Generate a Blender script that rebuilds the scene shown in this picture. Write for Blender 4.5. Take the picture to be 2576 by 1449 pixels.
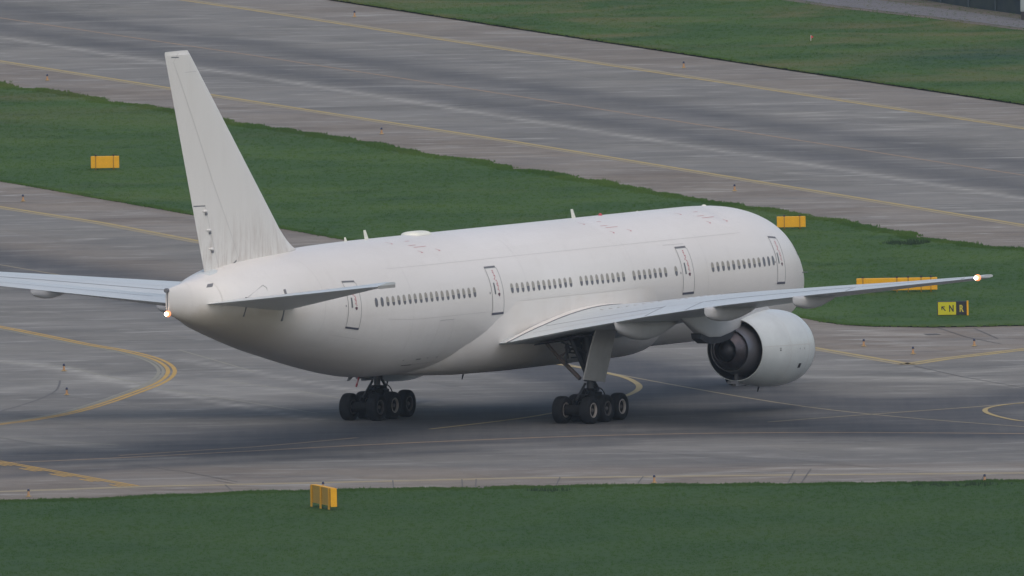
import bpy, bmesh, math, random
import numpy as np
from mathutils import Vector, Matrix
R_ = math.radians
random.seed(7); rng = np.random.default_rng(7)
scene = bpy.context.scene
for o in list(bpy.data.objects): bpy.data.objects.remove(o)

# ------------------------------------------------------------------ camera
PHI, ROLL, KPX, CX, CY, DIST = 0.06123909083, -0.01683263407, 54.8605620572, 1217.5389975867, 1056.4186100932, 1599.3445
PSI, PITCH = 1.0934635320824, 0.010588407
cam = bpy.data.cameras.new('camera'); camo = bpy.data.objects.new('camera', cam); scene.collection.objects.link(camo)
c_, s_ = math.cos(ROLL), math.sin(ROLL)
X0 = Vector((1, 0, 0)); U0 = Vector((0, math.sin(PHI), math.cos(PHI)))
Rv = c_ * X0 + s_ * U0; Uv = -s_ * X0 + c_ * U0; Bv = Rv.cross(Uv)
camo.matrix_world = Matrix.Translation(Vector((0, -DIST * math.cos(PHI), DIST * math.sin(PHI)))) @ Matrix((Rv, Uv, Bv)).transposed().to_4x4()
cam.sensor_width = 36.0
cam.lens = KPX * DIST / 2576 * 36.0
cam.shift_x = (1288 - CX) / 2576
cam.shift_y = (CY - 724.5) / 2576
cam.clip_start = 10; cam.clip_end = 20000
scene.camera = camo

# ------------------------------------------------------------------ light
SUN_EL, SUN_AZ = R_(56), R_(12)          # azimuth of the sun measured from -Y (behind the camera) towards +X
to_sun = Vector((math.sin(SUN_AZ) * math.cos(SUN_EL), -math.cos(SUN_AZ) * math.cos(SUN_EL), math.sin(SUN_EL)))
world = bpy.data.worlds.new('World'); scene.world = world; world.use_nodes = True
nt = world.node_tree; nt.nodes.clear()
sky = nt.nodes.new('ShaderNodeTexSky'); sky.sky_type = 'NISHITA'; sky.sun_disc = False
sky.sun_elevation = SUN_EL; sky.sun_rotation = math.atan2(to_sun.x, to_sun.y)
sky.air_density = 1.0; sky.dust_density = 2.4; sky.ozone_density = 1.0
bg = nt.nodes.new('ShaderNodeBackground'); bg.inputs['Strength'].default_value = 0.142
wo = nt.nodes.new('ShaderNodeOutputWorld')
nt.links.new(sky.outputs[0], bg.inputs[0]); nt.links.new(bg.outputs[0], wo.inputs[0])
sl = bpy.data.lights.new('sun', 'SUN'); sl.energy = 1.4; sl.angle = R_(115); sl.color = (1.0, 0.85, 0.64)
so = bpy.data.objects.new('sun', sl); scene.collection.objects.link(so)
so.rotation_euler = to_sun.to_track_quat('Z', 'Y').to_euler()
vs = scene.view_settings; vs.view_transform = 'Standard'; vs.look = 'None'; vs.gamma = 1.0; vs.use_curve_mapping = False
vs.exposure = -0.02

# ------------------------------------------------------------------ helpers
def G(px, py, z=0.0):
    """point of the horizontal plane z seen at (px, py) of the 2576 wide photograph"""
    f = KPX * DIST
    dx, dy = px - CX, py - CY
    a = c_ * dx + s_ * dy; b = -s_ * dx + c_ * dy
    Y = (-b / f * (DIST - z * math.sin(PHI)) - z * math.cos(PHI)) / (math.sin(PHI) + b / f * math.cos(PHI))
    d = DIST + Y * math.cos(PHI) - z * math.sin(PHI)
    return (a / f * d, Y)
def V(px, py, Y):
    """(x, z) of the point at depth Y seen at (px, py)"""
    f = KPX * DIST
    dx, dy = px - CX, py - CY
    a = c_ * dx + s_ * dy; b = -s_ * dx + c_ * dy
    z = (-b / f * (DIST + Y * math.cos(PHI)) - Y * math.sin(PHI)) / (math.cos(PHI) - b / f * math.sin(PHI))
    return (a / f * (DIST + Y * math.cos(PHI)), z)

def mat(name, col, rough=0.6, metal=0.0, spec=0.5, var=0.0, vscale=3.0, col2=None, bump=0.0, coat=0.0, emit=None, estr=0.0, stretch=None):
    m = bpy.data.materials.new(name); m.use_nodes = True
    n = m.node_tree; p = n.nodes['Principled BSDF']
    p.inputs['Roughness'].default_value = rough; p.inputs['Metallic'].default_value = metal
    p.inputs['Specular IOR Level'].default_value = spec; p.inputs['Coat Weight'].default_value = coat
    p.inputs['Base Color'].default_value = (*col, 1)
    if emit: p.inputs['Emission Color'].default_value = (*emit, 1); p.inputs['Emission Strength'].default_value = estr
    if var > 0 or col2:
        tc = n.nodes.new('ShaderNodeTexCoord'); nz = n.nodes.new('ShaderNodeTexNoise')
        nz.inputs['Scale'].default_value = vscale; nz.inputs['Detail'].default_value = 6; nz.inputs['Roughness'].default_value = .6
        src = tc.outputs['Object']
        if stretch:
            mp = n.nodes.new('ShaderNodeMapping'); mp.inputs['Scale'].default_value = stretch
            n.links.new(src, mp.inputs[0]); src = mp.outputs[0]
        n.links.new(src, nz.inputs['Vector'])
        mr = n.nodes.new('ShaderNodeMapRange'); mr.inputs[1].default_value = .3; mr.inputs[2].default_value = .7
        n.links.new(nz.outputs[0], mr.inputs[0])
        mx = n.nodes.new('ShaderNodeMix'); mx.data_type = 'RGBA'
        c2 = col2 or tuple(x * (1 - var) for x in col)
        mx.inputs[6].default_value = (*col, 1); mx.inputs[7].default_value = (*c2, 1)
        n.links.new(mr.outputs[0], mx.inputs[0]); n.links.new(mx.outputs[2], p.inputs['Base Color'])
        if bump:
            bp = n.nodes.new('ShaderNodeBump'); bp.inputs['Strength'].default_value = bump; bp.inputs['Distance'].default_value = .05
            n.links.new(nz.outputs[0], bp.inputs['Height']); n.links.new(bp.outputs[0], p.inputs['Normal'])
    return m

def new_obj(name, verts, faces, m, parent=None, smooth=False, mats=None, fmat=None):
    me = bpy.data.meshes.new(name); me.from_pydata([tuple(v) for v in verts], [], faces); me.update()
    for mm in (mats or [m]): me.materials.append(mm)
    if fmat: me.polygons.foreach_set('material_index', fmat)
    if smooth: me.polygons.foreach_set('use_smooth', [True] * len(me.polygons))
    o = bpy.data.objects.new(name, me); scene.collection.objects.link(o)
    if parent: o.parent = parent
    return o
def tag(o, label=None, cat=None, group=None, kind=None):
    if label: o['label'] = label
    if cat: o['category'] = cat
    if group: o['group'] = group
    if kind: o['kind'] = kind
    return o
def empty(name, loc=(0, 0, 0), rz=0, **k):
    o = bpy.data.objects.new(name, None); scene.collection.objects.link(o)
    o.location = loc; o.rotation_euler = (0, 0, rz); return tag(o, **k)

class MB:
    """collects shapes into one mesh; T maps every vertex"""
    def __init__(s, T=None): s.v = []; s.f = []; s.m = []; s.T = T or (lambda p: p); s.cur = 0
    def add(s, vs, fs):
        b = len(s.v); s.v += [s.T(tuple(p)) for p in vs]
        s.f += [tuple(b + i for i in f) for f in fs]; s.m += [s.cur] * len(fs)
    def box(s, c, h, M=None):
        vs = [Vector((x * h[0], y * h[1], z * h[2])) for x in (-1, 1) for y in (-1, 1) for z in (-1, 1)]
        if M is not None: vs = [M @ v for v in vs]
        vs = [v + Vector(c) for v in vs]
        s.add(vs, [(0, 1, 3, 2), (4, 6, 7, 5), (0, 4, 5, 1), (2, 3, 7, 6), (0, 2, 6, 4), (1, 5, 7, 3)])
    def tube(s, p, q, r, r2=None, n=12, caps=True):
        p, q = Vector(p), Vector(q); d = (q - p).normalized()
        a = d.orthogonal().normalized(); b = d.cross(a); r2 = r if r2 is None else r2
        vs = []
        for P_, rr in ((p, r), (q, r2)):
            vs += [P_ + rr * (math.cos(t) * a + math.sin(t) * b) for t in [2 * math.pi * i / n for i in range(n)]]
        fs = [(i, (i + 1) % n, n + (i + 1) % n, n + i) for i in range(n)]
        if caps: fs += [tuple(range(n))[::-1], tuple(range(n, 2 * n))]
        s.add(vs, fs)
    def path(s, pts, r, n=8):
        for a, b in zip(pts[:-1], pts[1:]): s.tube(a, b, r, n=n)
    def rings(s, rings, cap0=False, cap1=False, closed=True):
        n = len(rings[0]); vs = [p for r in rings for p in r]; fs = []
        for i in range(len(rings) - 1):
            for j in range(n if closed else n - 1):
                k = (j + 1) % n; fs.append((i * n + j, i * n + k, (i + 1) * n + k, (i + 1) * n + j))
        if cap0: fs.append(tuple(range(n))[::-1])
        if cap1: fs.append(tuple((len(rings) - 1) * n + j for j in range(n)))
        s.add(vs, fs)
    def lathe(s, prof, c, axis='x', n=32):
        """prof: list of (offset along axis, radius)"""
        rings = []
        for d, r in prof:
            ring = []
            for i in range(n):
                t = 2 * math.pi * i / n
                if axis == 'x': ring.append((c[0] + d, c[1] + r * math.cos(t), c[2] + r * math.sin(t)))
                elif axis == 'y': ring.append((c[0] + r * math.cos(t), c[1] + d, c[2] + r * math.sin(t)))
                else: ring.append((c[0] + r * math.cos(t), c[1] + r * math.sin(t), c[2] + d))
            rings.append(ring)
        s.rings(rings)
    def build(s, name, m, parent=None, smooth=False, mats=None, fix=True):
        o = new_obj(name, s.v, s.f, m, parent, smooth, mats, s.m if mats else None)
        if fix:
            bm = bmesh.new(); bm.from_mesh(o.data); bmesh.ops.recalc_face_normals(bm, faces=bm.faces); bm.to_mesh(o.data); bm.free()
        if smooth:
            try: o.data.set_sharp_from_angle(angle=R_(40))
            except Exception: pass
        return o

# ------------------------------------------------------------------ ground
def pl(pts): return np.array([G(x, y) for x, y in pts])
def densify(P, step=1.5):
    out = [P[0]]
    for a, b in zip(P[:-1], P[1:]):
        n = max(1, int(np.linalg.norm(b - a) / step))
        for i in range(1, n + 1): out.append(a + (b - a) * i / n)
    return np.array(out)
def smooth_line(P, it=3):
    P = np.array(P, float)
    for _ in range(it):
        Q = [P[0]]
        for a, b in zip(P[:-1], P[1:]): Q += [a * .75 + b * .25, a * .25 + b * .75]
        Q.append(P[-1]); P = np.array(Q)
    return P
def dist_to(P, XY):
    """distance and signed side from points XY (n,2) to polyline P"""
    best = np.full(len(XY), 1e9)
    for a, b in zip(P[:-1], P[1:]):
        d = b - a; L = d @ d
        t = np.clip(((XY - a) @ d) / L, 0, 1)
        e = XY - (a + t[:, None] * d); best = np.minimum(best, np.hypot(e[:, 0], e[:, 1]))
    return best
def inside(P, XY):
    c = np.zeros(len(XY), bool); n = len(P); x, y = XY[:, 0], XY[:, 1]
    for i in range(n):
        x1, y1 = P[i]; x2, y2 = P[(i + 1) % n]
        if y1 == y2: continue
        cond = ((y1 > y) != (y2 > y)) & (x < (x2 - x1) * (y - y1) / (y2 - y1) + x1); c ^= cond
    return c

L_A = [(-600, -137), (467, 0), (644, 25.5), (1288, 125.5), (1932, 223.5), (2576, 322), (3300, 433)]
L_B = [(-600, 65), (0, 155), (644, 258), (1288, 357), (1932, 462.5), (2576, 568), (3300, 688)]
L_C = [(-600, -50), (0, 45), (644, 140.5), (1288, 240), (1932, 341), (2576, 441), (3300, 555)]
L_D = [(-600, 3), (0, 94), (412, 158), (669, 197), (1288, 297), (1932, 398), (2576, 500)]
L_E = [(-600, 419), (0, 522), (250, 561), (500, 609), (2049, 877), (2282, 917)]
L_F = [(-600, 568), (0, 666), (500, 752), (1000, 840), (1398, 910), (1575, 947), (1932, 1011), (2182, 1043), (2576, 1074.5), (3300, 1120)]
L_T = [(-600, 1185), (75, 1162), (300, 1152), (644, 1134), (900, 1120), (1144, 1109), (1500, 1095), (1900, 1088), (2220, 1088), (2576, 1091), (3300, 1098)]
L_T2 = [(644, 1124), (760, 1114), (1000, 1090), (1081, 1079.5), (1288, 1056), (1388, 1040), (1480, 1020), (1575, 996), (1601, 984.5), (1610, 974.5), (1604, 964.5), (1575, 949.5), (1528, 939.5), (1463, 925), (1398, 916)]
L_X = [(1932, 1062), (2007, 1056), (2182, 1043), (2482, 1022), (2576, 1013), (3200, 960)]
EDGE_TOP = [(-700, -245), (824, 0), (1288, 72), (1932, 170), (2576, 265), (3300, 372)]
GRASS_MID_UP = [(-700, 105), (-300, 168), (0, 217), (100, 229), (425, 282), (580, 313), (644, 320), (894, 361), (1288, 426), (1500, 462), (1700, 500), (1932, 531), (2050, 553), (2200, 580), (2300, 598), (2400, 615), (2576, 634), (3300, 735)]
GRASS_MID_LO = [(-700, 335), (0, 456), (250, 500), (485, 541), (701, 574), (870, 604), (1300, 677), (1700, 744), (1950, 787), (2032, 803), (2080, 812), (2130, 818), (2200, 822), (2350, 824), (2576, 820), (3300, 795)]
GRASS_BOT_UP = [(-700, 1275), (0, 1263), (250, 1258), (640, 1241), (900, 1236), (1250, 1231), (1400, 1227), (1932, 1222.5), (2300, 1218), (2576, 1214), (3300, 1203)]

def noise_tex(n, scale, detail=5, rough=.6, src=None, dist=0.0):
    t = n.nodes.new('ShaderNodeTexNoise'); t.inputs['Scale'].default_value = scale; t.inputs['Detail'].default_value = detail
    t.inputs['Roughness'].default_value = rough; t.inputs['Distortion'].default_value = dist
    if src: n.links.new(src, t.inputs['Vector'])
    return t.outputs[0]
def rmap(n, src, a, b, c=0.0, d=1.0):
    r = n.nodes.new('ShaderNodeMapRange'); n.links.new(src, r.inputs[0])
    for i, v in zip((1, 2, 3, 4), (a, b, c, d)): r.inputs[i].default_value = v
    return r.outputs[0]
def mixc(n, fac, a, b, mode='MIX'):
    m = n.nodes.new('ShaderNodeMix'); m.data_type = 'RGBA'; m.blend_type = mode
    if isinstance(fac, float): m.inputs[0].default_value = fac
    else: n.links.new(fac, m.inputs[0])
    for i, v in ((6, a), (7, b)):
        if isinstance(v, tuple): m.inputs[i].default_value = (*v, 1)
        else: n.links.new(v, m.inputs[i])
    return m.outputs[2]
def mth(n, op, a, b=None):
    m = n.nodes.new('ShaderNodeMath'); m.operation = op
    for i, v in ((0, a), (1, b)):
        if v is None: continue
        if isinstance(v, (int, float)): m.inputs[i].default_value = v
        else: n.links.new(v, m.inputs[i])
    return m.outputs[0]

def pavement_material():
    m = bpy.data.materials.new('concrete_pavement'); m.use_nodes = True; n = m.node_tree; p = n.nodes['Principled BSDF']
    geo = n.nodes.new('ShaderNodeNewGeometry'); P = geo.outputs['Position']
    def at(name):
        a = n.nodes.new('ShaderNodeAttribute'); a.attribute_name = name; return a.outputs['Fac']
    rub_shade, warm, pale = at('rubber_and_shade'), at('warm'), at('pale')
    rot = n.nodes.new('ShaderNodeMapping'); rot.inputs['Rotation'].default_value = (0, 0, R_(-16.4)); n.links.new(P, rot.inputs[0])
    SL = rot.outputs[0]      # x across the taxiway, y along it
    base = mixc(n, rmap(n, noise_tex(n, .11, 7, .68, P), .38, .62), (.142, .140, .131), (.210, .204, .186))
    base = mixc(n, warm, base, mixc(n, rmap(n, noise_tex(n, .15, 7, .68, P), .38, .62), (.155, .131, .108), (.236, .208, .174)))
    # slabs cast and patched at different times
    br = n.nodes.new('ShaderNodeTexBrick'); br.offset = 0.0; br.inputs['Color1'].default_value = (.0, .0, .0, 1); br.inputs['Color2'].default_value = (1, 1, 1, 1); br.inputs['Mortar'].default_value = (.5, .5, .5, 1)
    br.inputs['Scale'].default_value = 1.0; br.inputs['Mortar Size'].default_value = .03; br.inputs['Mortar Smooth'].default_value = .6; br.inputs['Brick Width'].default_value = 5.7; br.inputs['Row Height'].default_value = 6.1
    n.links.new(SL, br.inputs['Vector'])
    slabv = n.nodes.new('ShaderNodeSeparateColor'); n.links.new(br.outputs['Color'], slabv.inputs[0])
    base = mixc(n, mth(n, 'MULTIPLY', slabv.outputs[0], .38), base, (.235, .232, .224))
    joint = mth(n, 'MULTIPLY', br.outputs['Fac'], rmap(n, noise_tex(n, .25, 4, .6, P), .40, .62))
    base = mixc(n, mth(n, 'MULTIPLY', joint, .55), base, (.36, .355, .33))
    # worn patches stretched across the slabs, light and dark
    m3 = n.nodes.new('ShaderNodeMapping'); m3.inputs['Rotation'].default_value = (0, 0, R_(-16.4)); m3.inputs['Scale'].default_value = (.32, 1.0, 1); n.links.new(P, m3.inputs[0])
    base = mixc(n, rmap(n, noise_tex(n, .55, 8, .74, m3.outputs[0], .4), .53, .68, 0, .85), base, (.36, .357, .335))
    base = mixc(n, rmap(n, noise_tex(n, .40, 7, .72, m3.outputs[0]), .54, .70, 0, .60), base, (.086, .088, .093))
    mp = n.nodes.new('ShaderNodeMapping'); mp.inputs['Rotation'].default_value = (0, 0, R_(-16.4)); mp.inputs['Scale'].default_value = (1.5, .045, 1)
    n.links.new(P, mp.inputs[0])
    streak = noise_tex(n, 1.0, 4, .7, mp.outputs[0])
    r2 = mth(n, 'MULTIPLY', rub_shade, rmap(n, streak, .30, .62, .86, 1.0))
    r3 = mth(n, 'MULTIPLY', r2, rmap(n, noise_tex(n, .35, 6, .7, m3.outputs[0]), .3, .62, 1.0, .72))
    base = mixc(n, r3, base, (.054, .058, .067))
    pl_ = mth(n, 'MULTIPLY', pale, rmap(n, noise_tex(n, .9, 5, .7, m3.outputs[0]), .35, .62, .1, 1.0))
    base = mixc(n, pl_, base, (.37, .365, .335))
    n.links.new(base, p.inputs['Base Color'])
    p.inputs['Roughness'].default_value = .85; p.inputs['Specular IOR Level'].default_value = .25
    return m

def build_pavement():
    xs = np.concatenate([np.arange(-110, -34, 3), np.arange(-34, 46, .55), np.arange(46, 121, 3)])
    ys = np.concatenate([np.arange(-78, 440, .9), np.arange(440, 640, 8)])
    XX, YY = np.meshgrid(xs, ys); XY = np.stack([XX.ravel(), YY.ravel()], 1)
    nx, ny = len(xs), len(ys)
    d = {k: dist_to(pl(v), XY) for k, v in dict(A=L_A, B=L_B, C=L_C, D=L_D, E=L_E, F=L_F, T=L_T, T2=L_T2, X=L_X).items()}
    g = lambda x, m, w: np.exp(-((x - m) / w) ** 2)
    rub_shade = .52 * g(d['C'], 3.6, 2.0) + .25 * g(d['C'], 0, 5)
    rub_shade += .62 * g(d['F'], 2.2, 2.4) + .35 * g(d['F'], 0, 6)
    rub_shade += .9 * g(d['T'], .9, 1.6) + .35 * g(d['T'], 0, 6.0) + .6 * g(d['T2'], 0, 4.5)
    rub_shade += .65 * g(d['X'], 2.0, 2.0)
    # dark tyre corridors, and painted shade under the aircraft
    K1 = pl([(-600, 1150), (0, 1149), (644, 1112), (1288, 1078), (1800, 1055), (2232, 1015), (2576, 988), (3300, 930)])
    rub_shade += .62 * g(dist_to(K1, XY), 0, 3.0)
    rub_shade += .75 * g(dist_to(pl([(760, 1090), (1100, 1070), (1500, 1050), (1900, 1040)]), XY), 0, 8.0)  # wide band: shade beneath the aircraft put into the ground colour with the rubber
    K2 = pl([(0, 1200), (400, 1171), (1000, 1142), (1500, 1118)]); rub_shade += .5 * g(dist_to(K2, XY), 0, 1.6)
    xs_, ys_ = XY[:, 0], XY[:, 1]
    rub_shade += .30 * np.clip((45 - ys_) / 50, 0, 1) * np.clip((ys_ + 44) / 10, .25, 1)
    # warm old shoulder concrete
    ul = np.array([G(x, y) for x, y in L_B]); warm = np.zeros(len(XY))
    polyB = np.vstack([pl(L_B), pl([(3300, 900), (-600, 500)])]); 
    up_sh = inside(np.vstack([pl(L_B), pl(GRASS_MID_LO)[::-1]]), XY)
    top_sh = inside(np.vstack([pl(L_A), pl([(3300, -200), (-600, -900)])]), XY)
    lo_sh = inside(np.vstack([pl(GRASS_MID_UP), pl(L_E + [(2576, 879), (3300, 780)])[::-1]]), XY)
    bot = ys_ < np.interp(xs_, [-40, -21, 0, 24, 50], [-36, -34, -38, -33, -36])
    warm[up_sh] = .95; warm[top_sh] = .7; warm[lo_sh] = 1.0
    warm = np.maximum(warm, np.clip((np.interp(xs_, [-40, -21, 0, 24, 50], [-25, -26, -33, -36, -38]) - ys_) / 4, 0, 1))
    warm = np.maximum(warm, .8 * g(dist_to(pl([(-300, 560), (0, 610), (500, 700)]), XY), 0, 3.5))
    pale = np.zeros(len(XY))
    for pts, w, a in [([(1850, 945), (2150, 950), (2450, 958)], 1.7, .8), ([(2050, 925), (2500, 935)], 1.2, .4), ([(2440, 940), (2576, 925)], 1.0, .5),
                      ([(0, 985), (300, 950), (640, 990)], 1.6, .5), ([(0, 905), (170, 930), (420, 985), (700, 1010)], .7, .6),
                      ([(520, 950), (760, 990), (860, 1000)], .6, .5), ([(0, 660 + 440), (300, 1130)], 1.5, .3), ([(200, 1157), (440, 1152)], .5, .7),
                      ([(1300, 1130), (1900, 1120), (2300, 1135)], 1.6, .3), ([(1900, 285), (2150, 290), (2300, 300)], .9, .5), ([(2250, 318), (2400, 315)], .6, .9), ([(1980, 287), (2110, 280)], .5, .9),
                      ([(1600, 1205), (1950, 1178), (2576, 1180)], .8, .6), ([(60, 60), (500, 45)], .7, .5), ([(300, 80), (900, 110)], .9, .4), ([(950, 215), (1300, 225)], .7, .5), ([(2100, 812 + 16), (2330, 845)], .7, .7),
                      ([(442, 901), (660, 940), (885, 981), (1100, 1020)], .30, .8), ([(-200, 880), (0, 910), (170, 926), (354, 976), (600, 1020), (796, 1056)], .30, .8), ([(350, 700), (700, 770)], .3, .5), ([(2282, 921), (2400, 945), (2576, 975)], .25, .5), ([(1000, 905), (1300, 960)], .4, .4), (L_D, .40, .9), ([(1932, 407), (2250, 402), (2576, 396)], .16, .7)]:
        pale += a * g(dist_to(pl(pts), XY), 0, w)
    verts = np.stack([xs_, ys_, np.zeros(len(XY))], 1)
    i = np.arange((nx - 1) * (ny - 1)); r, c = i // (nx - 1), i % (nx - 1); a0 = r * nx + c
    quads = np.stack([a0, a0 + 1, a0 + 1 + nx, a0 + nx], 1)
    me = bpy.data.meshes.new('pavement'); me.vertices.add(len(verts)); me.vertices.foreach_set('co', verts.ravel().astype(np.float32))
    me.loops.add(quads.size); me.loops.foreach_set('vertex_index', quads.ravel().astype(np.int32))
    me.polygons.add(len(quads)); me.polygons.foreach_set('loop_start', (np.arange(len(quads)) * 4).astype(np.int32))
    me.update(calc_edges=True)
    for nm, arr in (('rubber_and_shade', rub_shade), ('warm', warm), ('pale', pale)):
        at = me.attributes.new(nm, 'FLOAT', 'POINT'); at.data.foreach_set('value', np.clip(arr, 0, 1).astype(np.float32))
    me.materials.append(pavement_material())
    o = bpy.data.objects.new('taxiway', me); scene.collection.objects.link(o); tag(o, kind='structure')
build_pavement()

def grass_material(name, k=1.0):
    m = bpy.data.materials.new(name); m.use_nodes = True; n = m.node_tree; p = n.nodes['Principled BSDF']
    P = n.nodes.new('ShaderNodeNewGeometry').outputs['Position']
    sep = n.nodes.new('ShaderNodeSeparateXYZ'); n.links.new(P, sep.inputs[0]); Yp = sep.outputs[1]
    g1, g2 = (.035 * k, .082 * k, .018 * k), (.058 * k, .110 * k, .024 * k)
    base = mixc(n, rmap(n, noise_tex(n, .07, 7, .68, P), .40, .60), g1, g2)
    base = mixc(n, rmap(n, noise_tex(n, .05, 6, .7, P, 1.0), .55, .72, 0, .45), base, (.095 * k, .118 * k, .042 * k))
    base = mixc(n, rmap(n, noise_tex(n, .17, 7, .74, P), .52, .70, 0, .9), base, (.022 * k, .060 * k, .016 * k))
    base = mixc(n, rmap(n, Yp, -50, 40, .6, 0), base, (.028 * k, .064 * k, .018 * k))
    dry = mth(n, 'MULTIPLY', rmap(n, Yp, 235, 330), rmap(n, noise_tex(n, .09, 6, .65, P, .5), .47, .70))
    base = mixc(n, dry, base, (.118 * k, .118 * k, .050 * k))
    dp = n.nodes.new('ShaderNodeVectorMath'); dp.operation = 'SUBTRACT'; n.links.new(P, dp.inputs[0]); dp.inputs[1].default_value = (*G(2500, 145), 0)
    ds = n.nodes.new('ShaderNodeVectorMath'); ds.operation = 'MULTIPLY'; n.links.new(dp.outputs[0], ds.inputs[0]); ds.inputs[1].default_value = (1 / 6.5, 1 / 11., 0)
    dl = n.nodes.new('ShaderNodeVectorMath'); dl.operation = 'LENGTH'; n.links.new(ds.outputs[0], dl.inputs[0])
    lush = mth(n, 'MULTIPLY', rmap(n, dl.outputs['Value'], .2, 1.3, 1, 0), rmap(n, noise_tex(n, .4, 6, .75, P), .35, .6, .2, 1))
    base = mixc(n, mth(n, 'MULTIPLY', lush, .85), base, (.018 * k, .052 * k, .034 * k))
    n.links.new(base, p.inputs['Base Color'])
    p.inputs['Roughness'].default_value = .8; p.inputs['Specular IOR Level'].default_value = .15
    return m
M_GRASS = grass_material('grass_turf'); M_BLADE = grass_material('grass_blades', 1.25)
M_SOIL = mat('dark_soil_edge', (.022, .032, .024), .95, var=.4, vscale=2, spec=.1)

def ground_poly(name, P, z, m, skirt=None):
    """flat polygon with a short vertical edge going down to the pavement"""
    P = [tuple(p) for p in P]
    bm = bmesh.new(); vs = [bm.verts.new((x, y, z)) for x, y in P]; f = bm.faces.new(vs)
    if f.normal.z < 0: f.normal_flip()
    bm.normal_update()
    if f.normal.z < 0: f.normal_flip()
    if skirt is not None:
        lo = [bm.verts.new((x, y, -.02)) for x, y in P]
        for i in range(len(P)):
            j = (i + 1) % len(P); q = bm.faces.new((vs[i], lo[i], lo[j], vs[j])); q.material_index = 1
    bmesh.ops.triangulate(bm, faces=[f])
    me = bpy.data.meshes.new(name); bm.to_mesh(me); bm.free(); me.materials.append(m)
    if skirt is not None: me.materials.append(skirt)
    o = bpy.data.objects.new(name, me); scene.collection.objects.link(o); tag(o, kind='structure'); return o

S = 9000
base = new_obj('ground', [(-S, -S, -.3), (S, -S, -.3), (S, S, -.3), (-S, S, -.3)], [(0, 1, 2, 3)], M_GRASS); tag(base, kind='structure')
def wob(P, amp, step=1.2):
    P = densify(P, step); nrm = rng.normal(0, amp, (len(P), 2)); nrm[0] = nrm[-1] = 0
    k = np.array([.25, .5, .25]); 
    for c in range(2): nrm[:, c] = np.convolve(nrm[:, c], k, 'same')
    return P + nrm
up_e = pl(EDGE_TOP); mid_u = wob(pl(GRASS_MID_UP), .45); mid_l = wob(pl(GRASS_MID_LO), .05); bot_u = wob(pl(GRASS_BOT_UP), .35)
POLY_TOP = np.vstack([densify(up_e, 4), [(190, 900), (-190, 900), (-150, 640)]])
POLY_MID = np.vstack([mid_u, mid_l[::-1]])
POLY_BOT = np.vstack([bot_u, [(150, -420), (-150, -420)]])
ground_poly('grass_verge_far', POLY_TOP, .11, M_GRASS, M_SOIL)
ground_poly('grass_island', POLY_MID, .06, M_GRASS, M_SOIL)
ground_poly('grass_verge_near', POLY_BOT, .05, M_GRASS, M_SOIL)

# service road beyond the far grass
M_ASPH = mat('service_road_asphalt', (.155, .155, .165), .9, var=.2, vscale=.4)
M_DIRT = mat('bare_dirt', (.16, .13, .11), .95, col2=(.075, .085, .06), vscale=.35)
RD_LO = pl([(1500, -85), (1982, 2), (2107, 20), (2344, 47), (2576, 77), (3300, 170)])
RD_UP = pl([(1500, -100), (2177, 2), (2307, 19), (2576, 55), (3300, 150)])
RD_FAR = pl([(1500, -125), (2080, -20), (2300, 12), (2420, 34), (2576, 50), (3300, 142)])
ground_poly('service_road', np.vstack([RD_LO, RD_UP[::-1]]), .135, M_ASPH)
ground_poly('dirt_verge', np.vstack([RD_UP, (RD_UP + np.array([3.0, 16.0]))[::-1]]), .125, M_DIRT)
ground_poly('dirt_strip', np.vstack([RD_LO, (RD_LO - np.array([0.3, 1.5]))[::-1]]), .12, M_DIRT)

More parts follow.
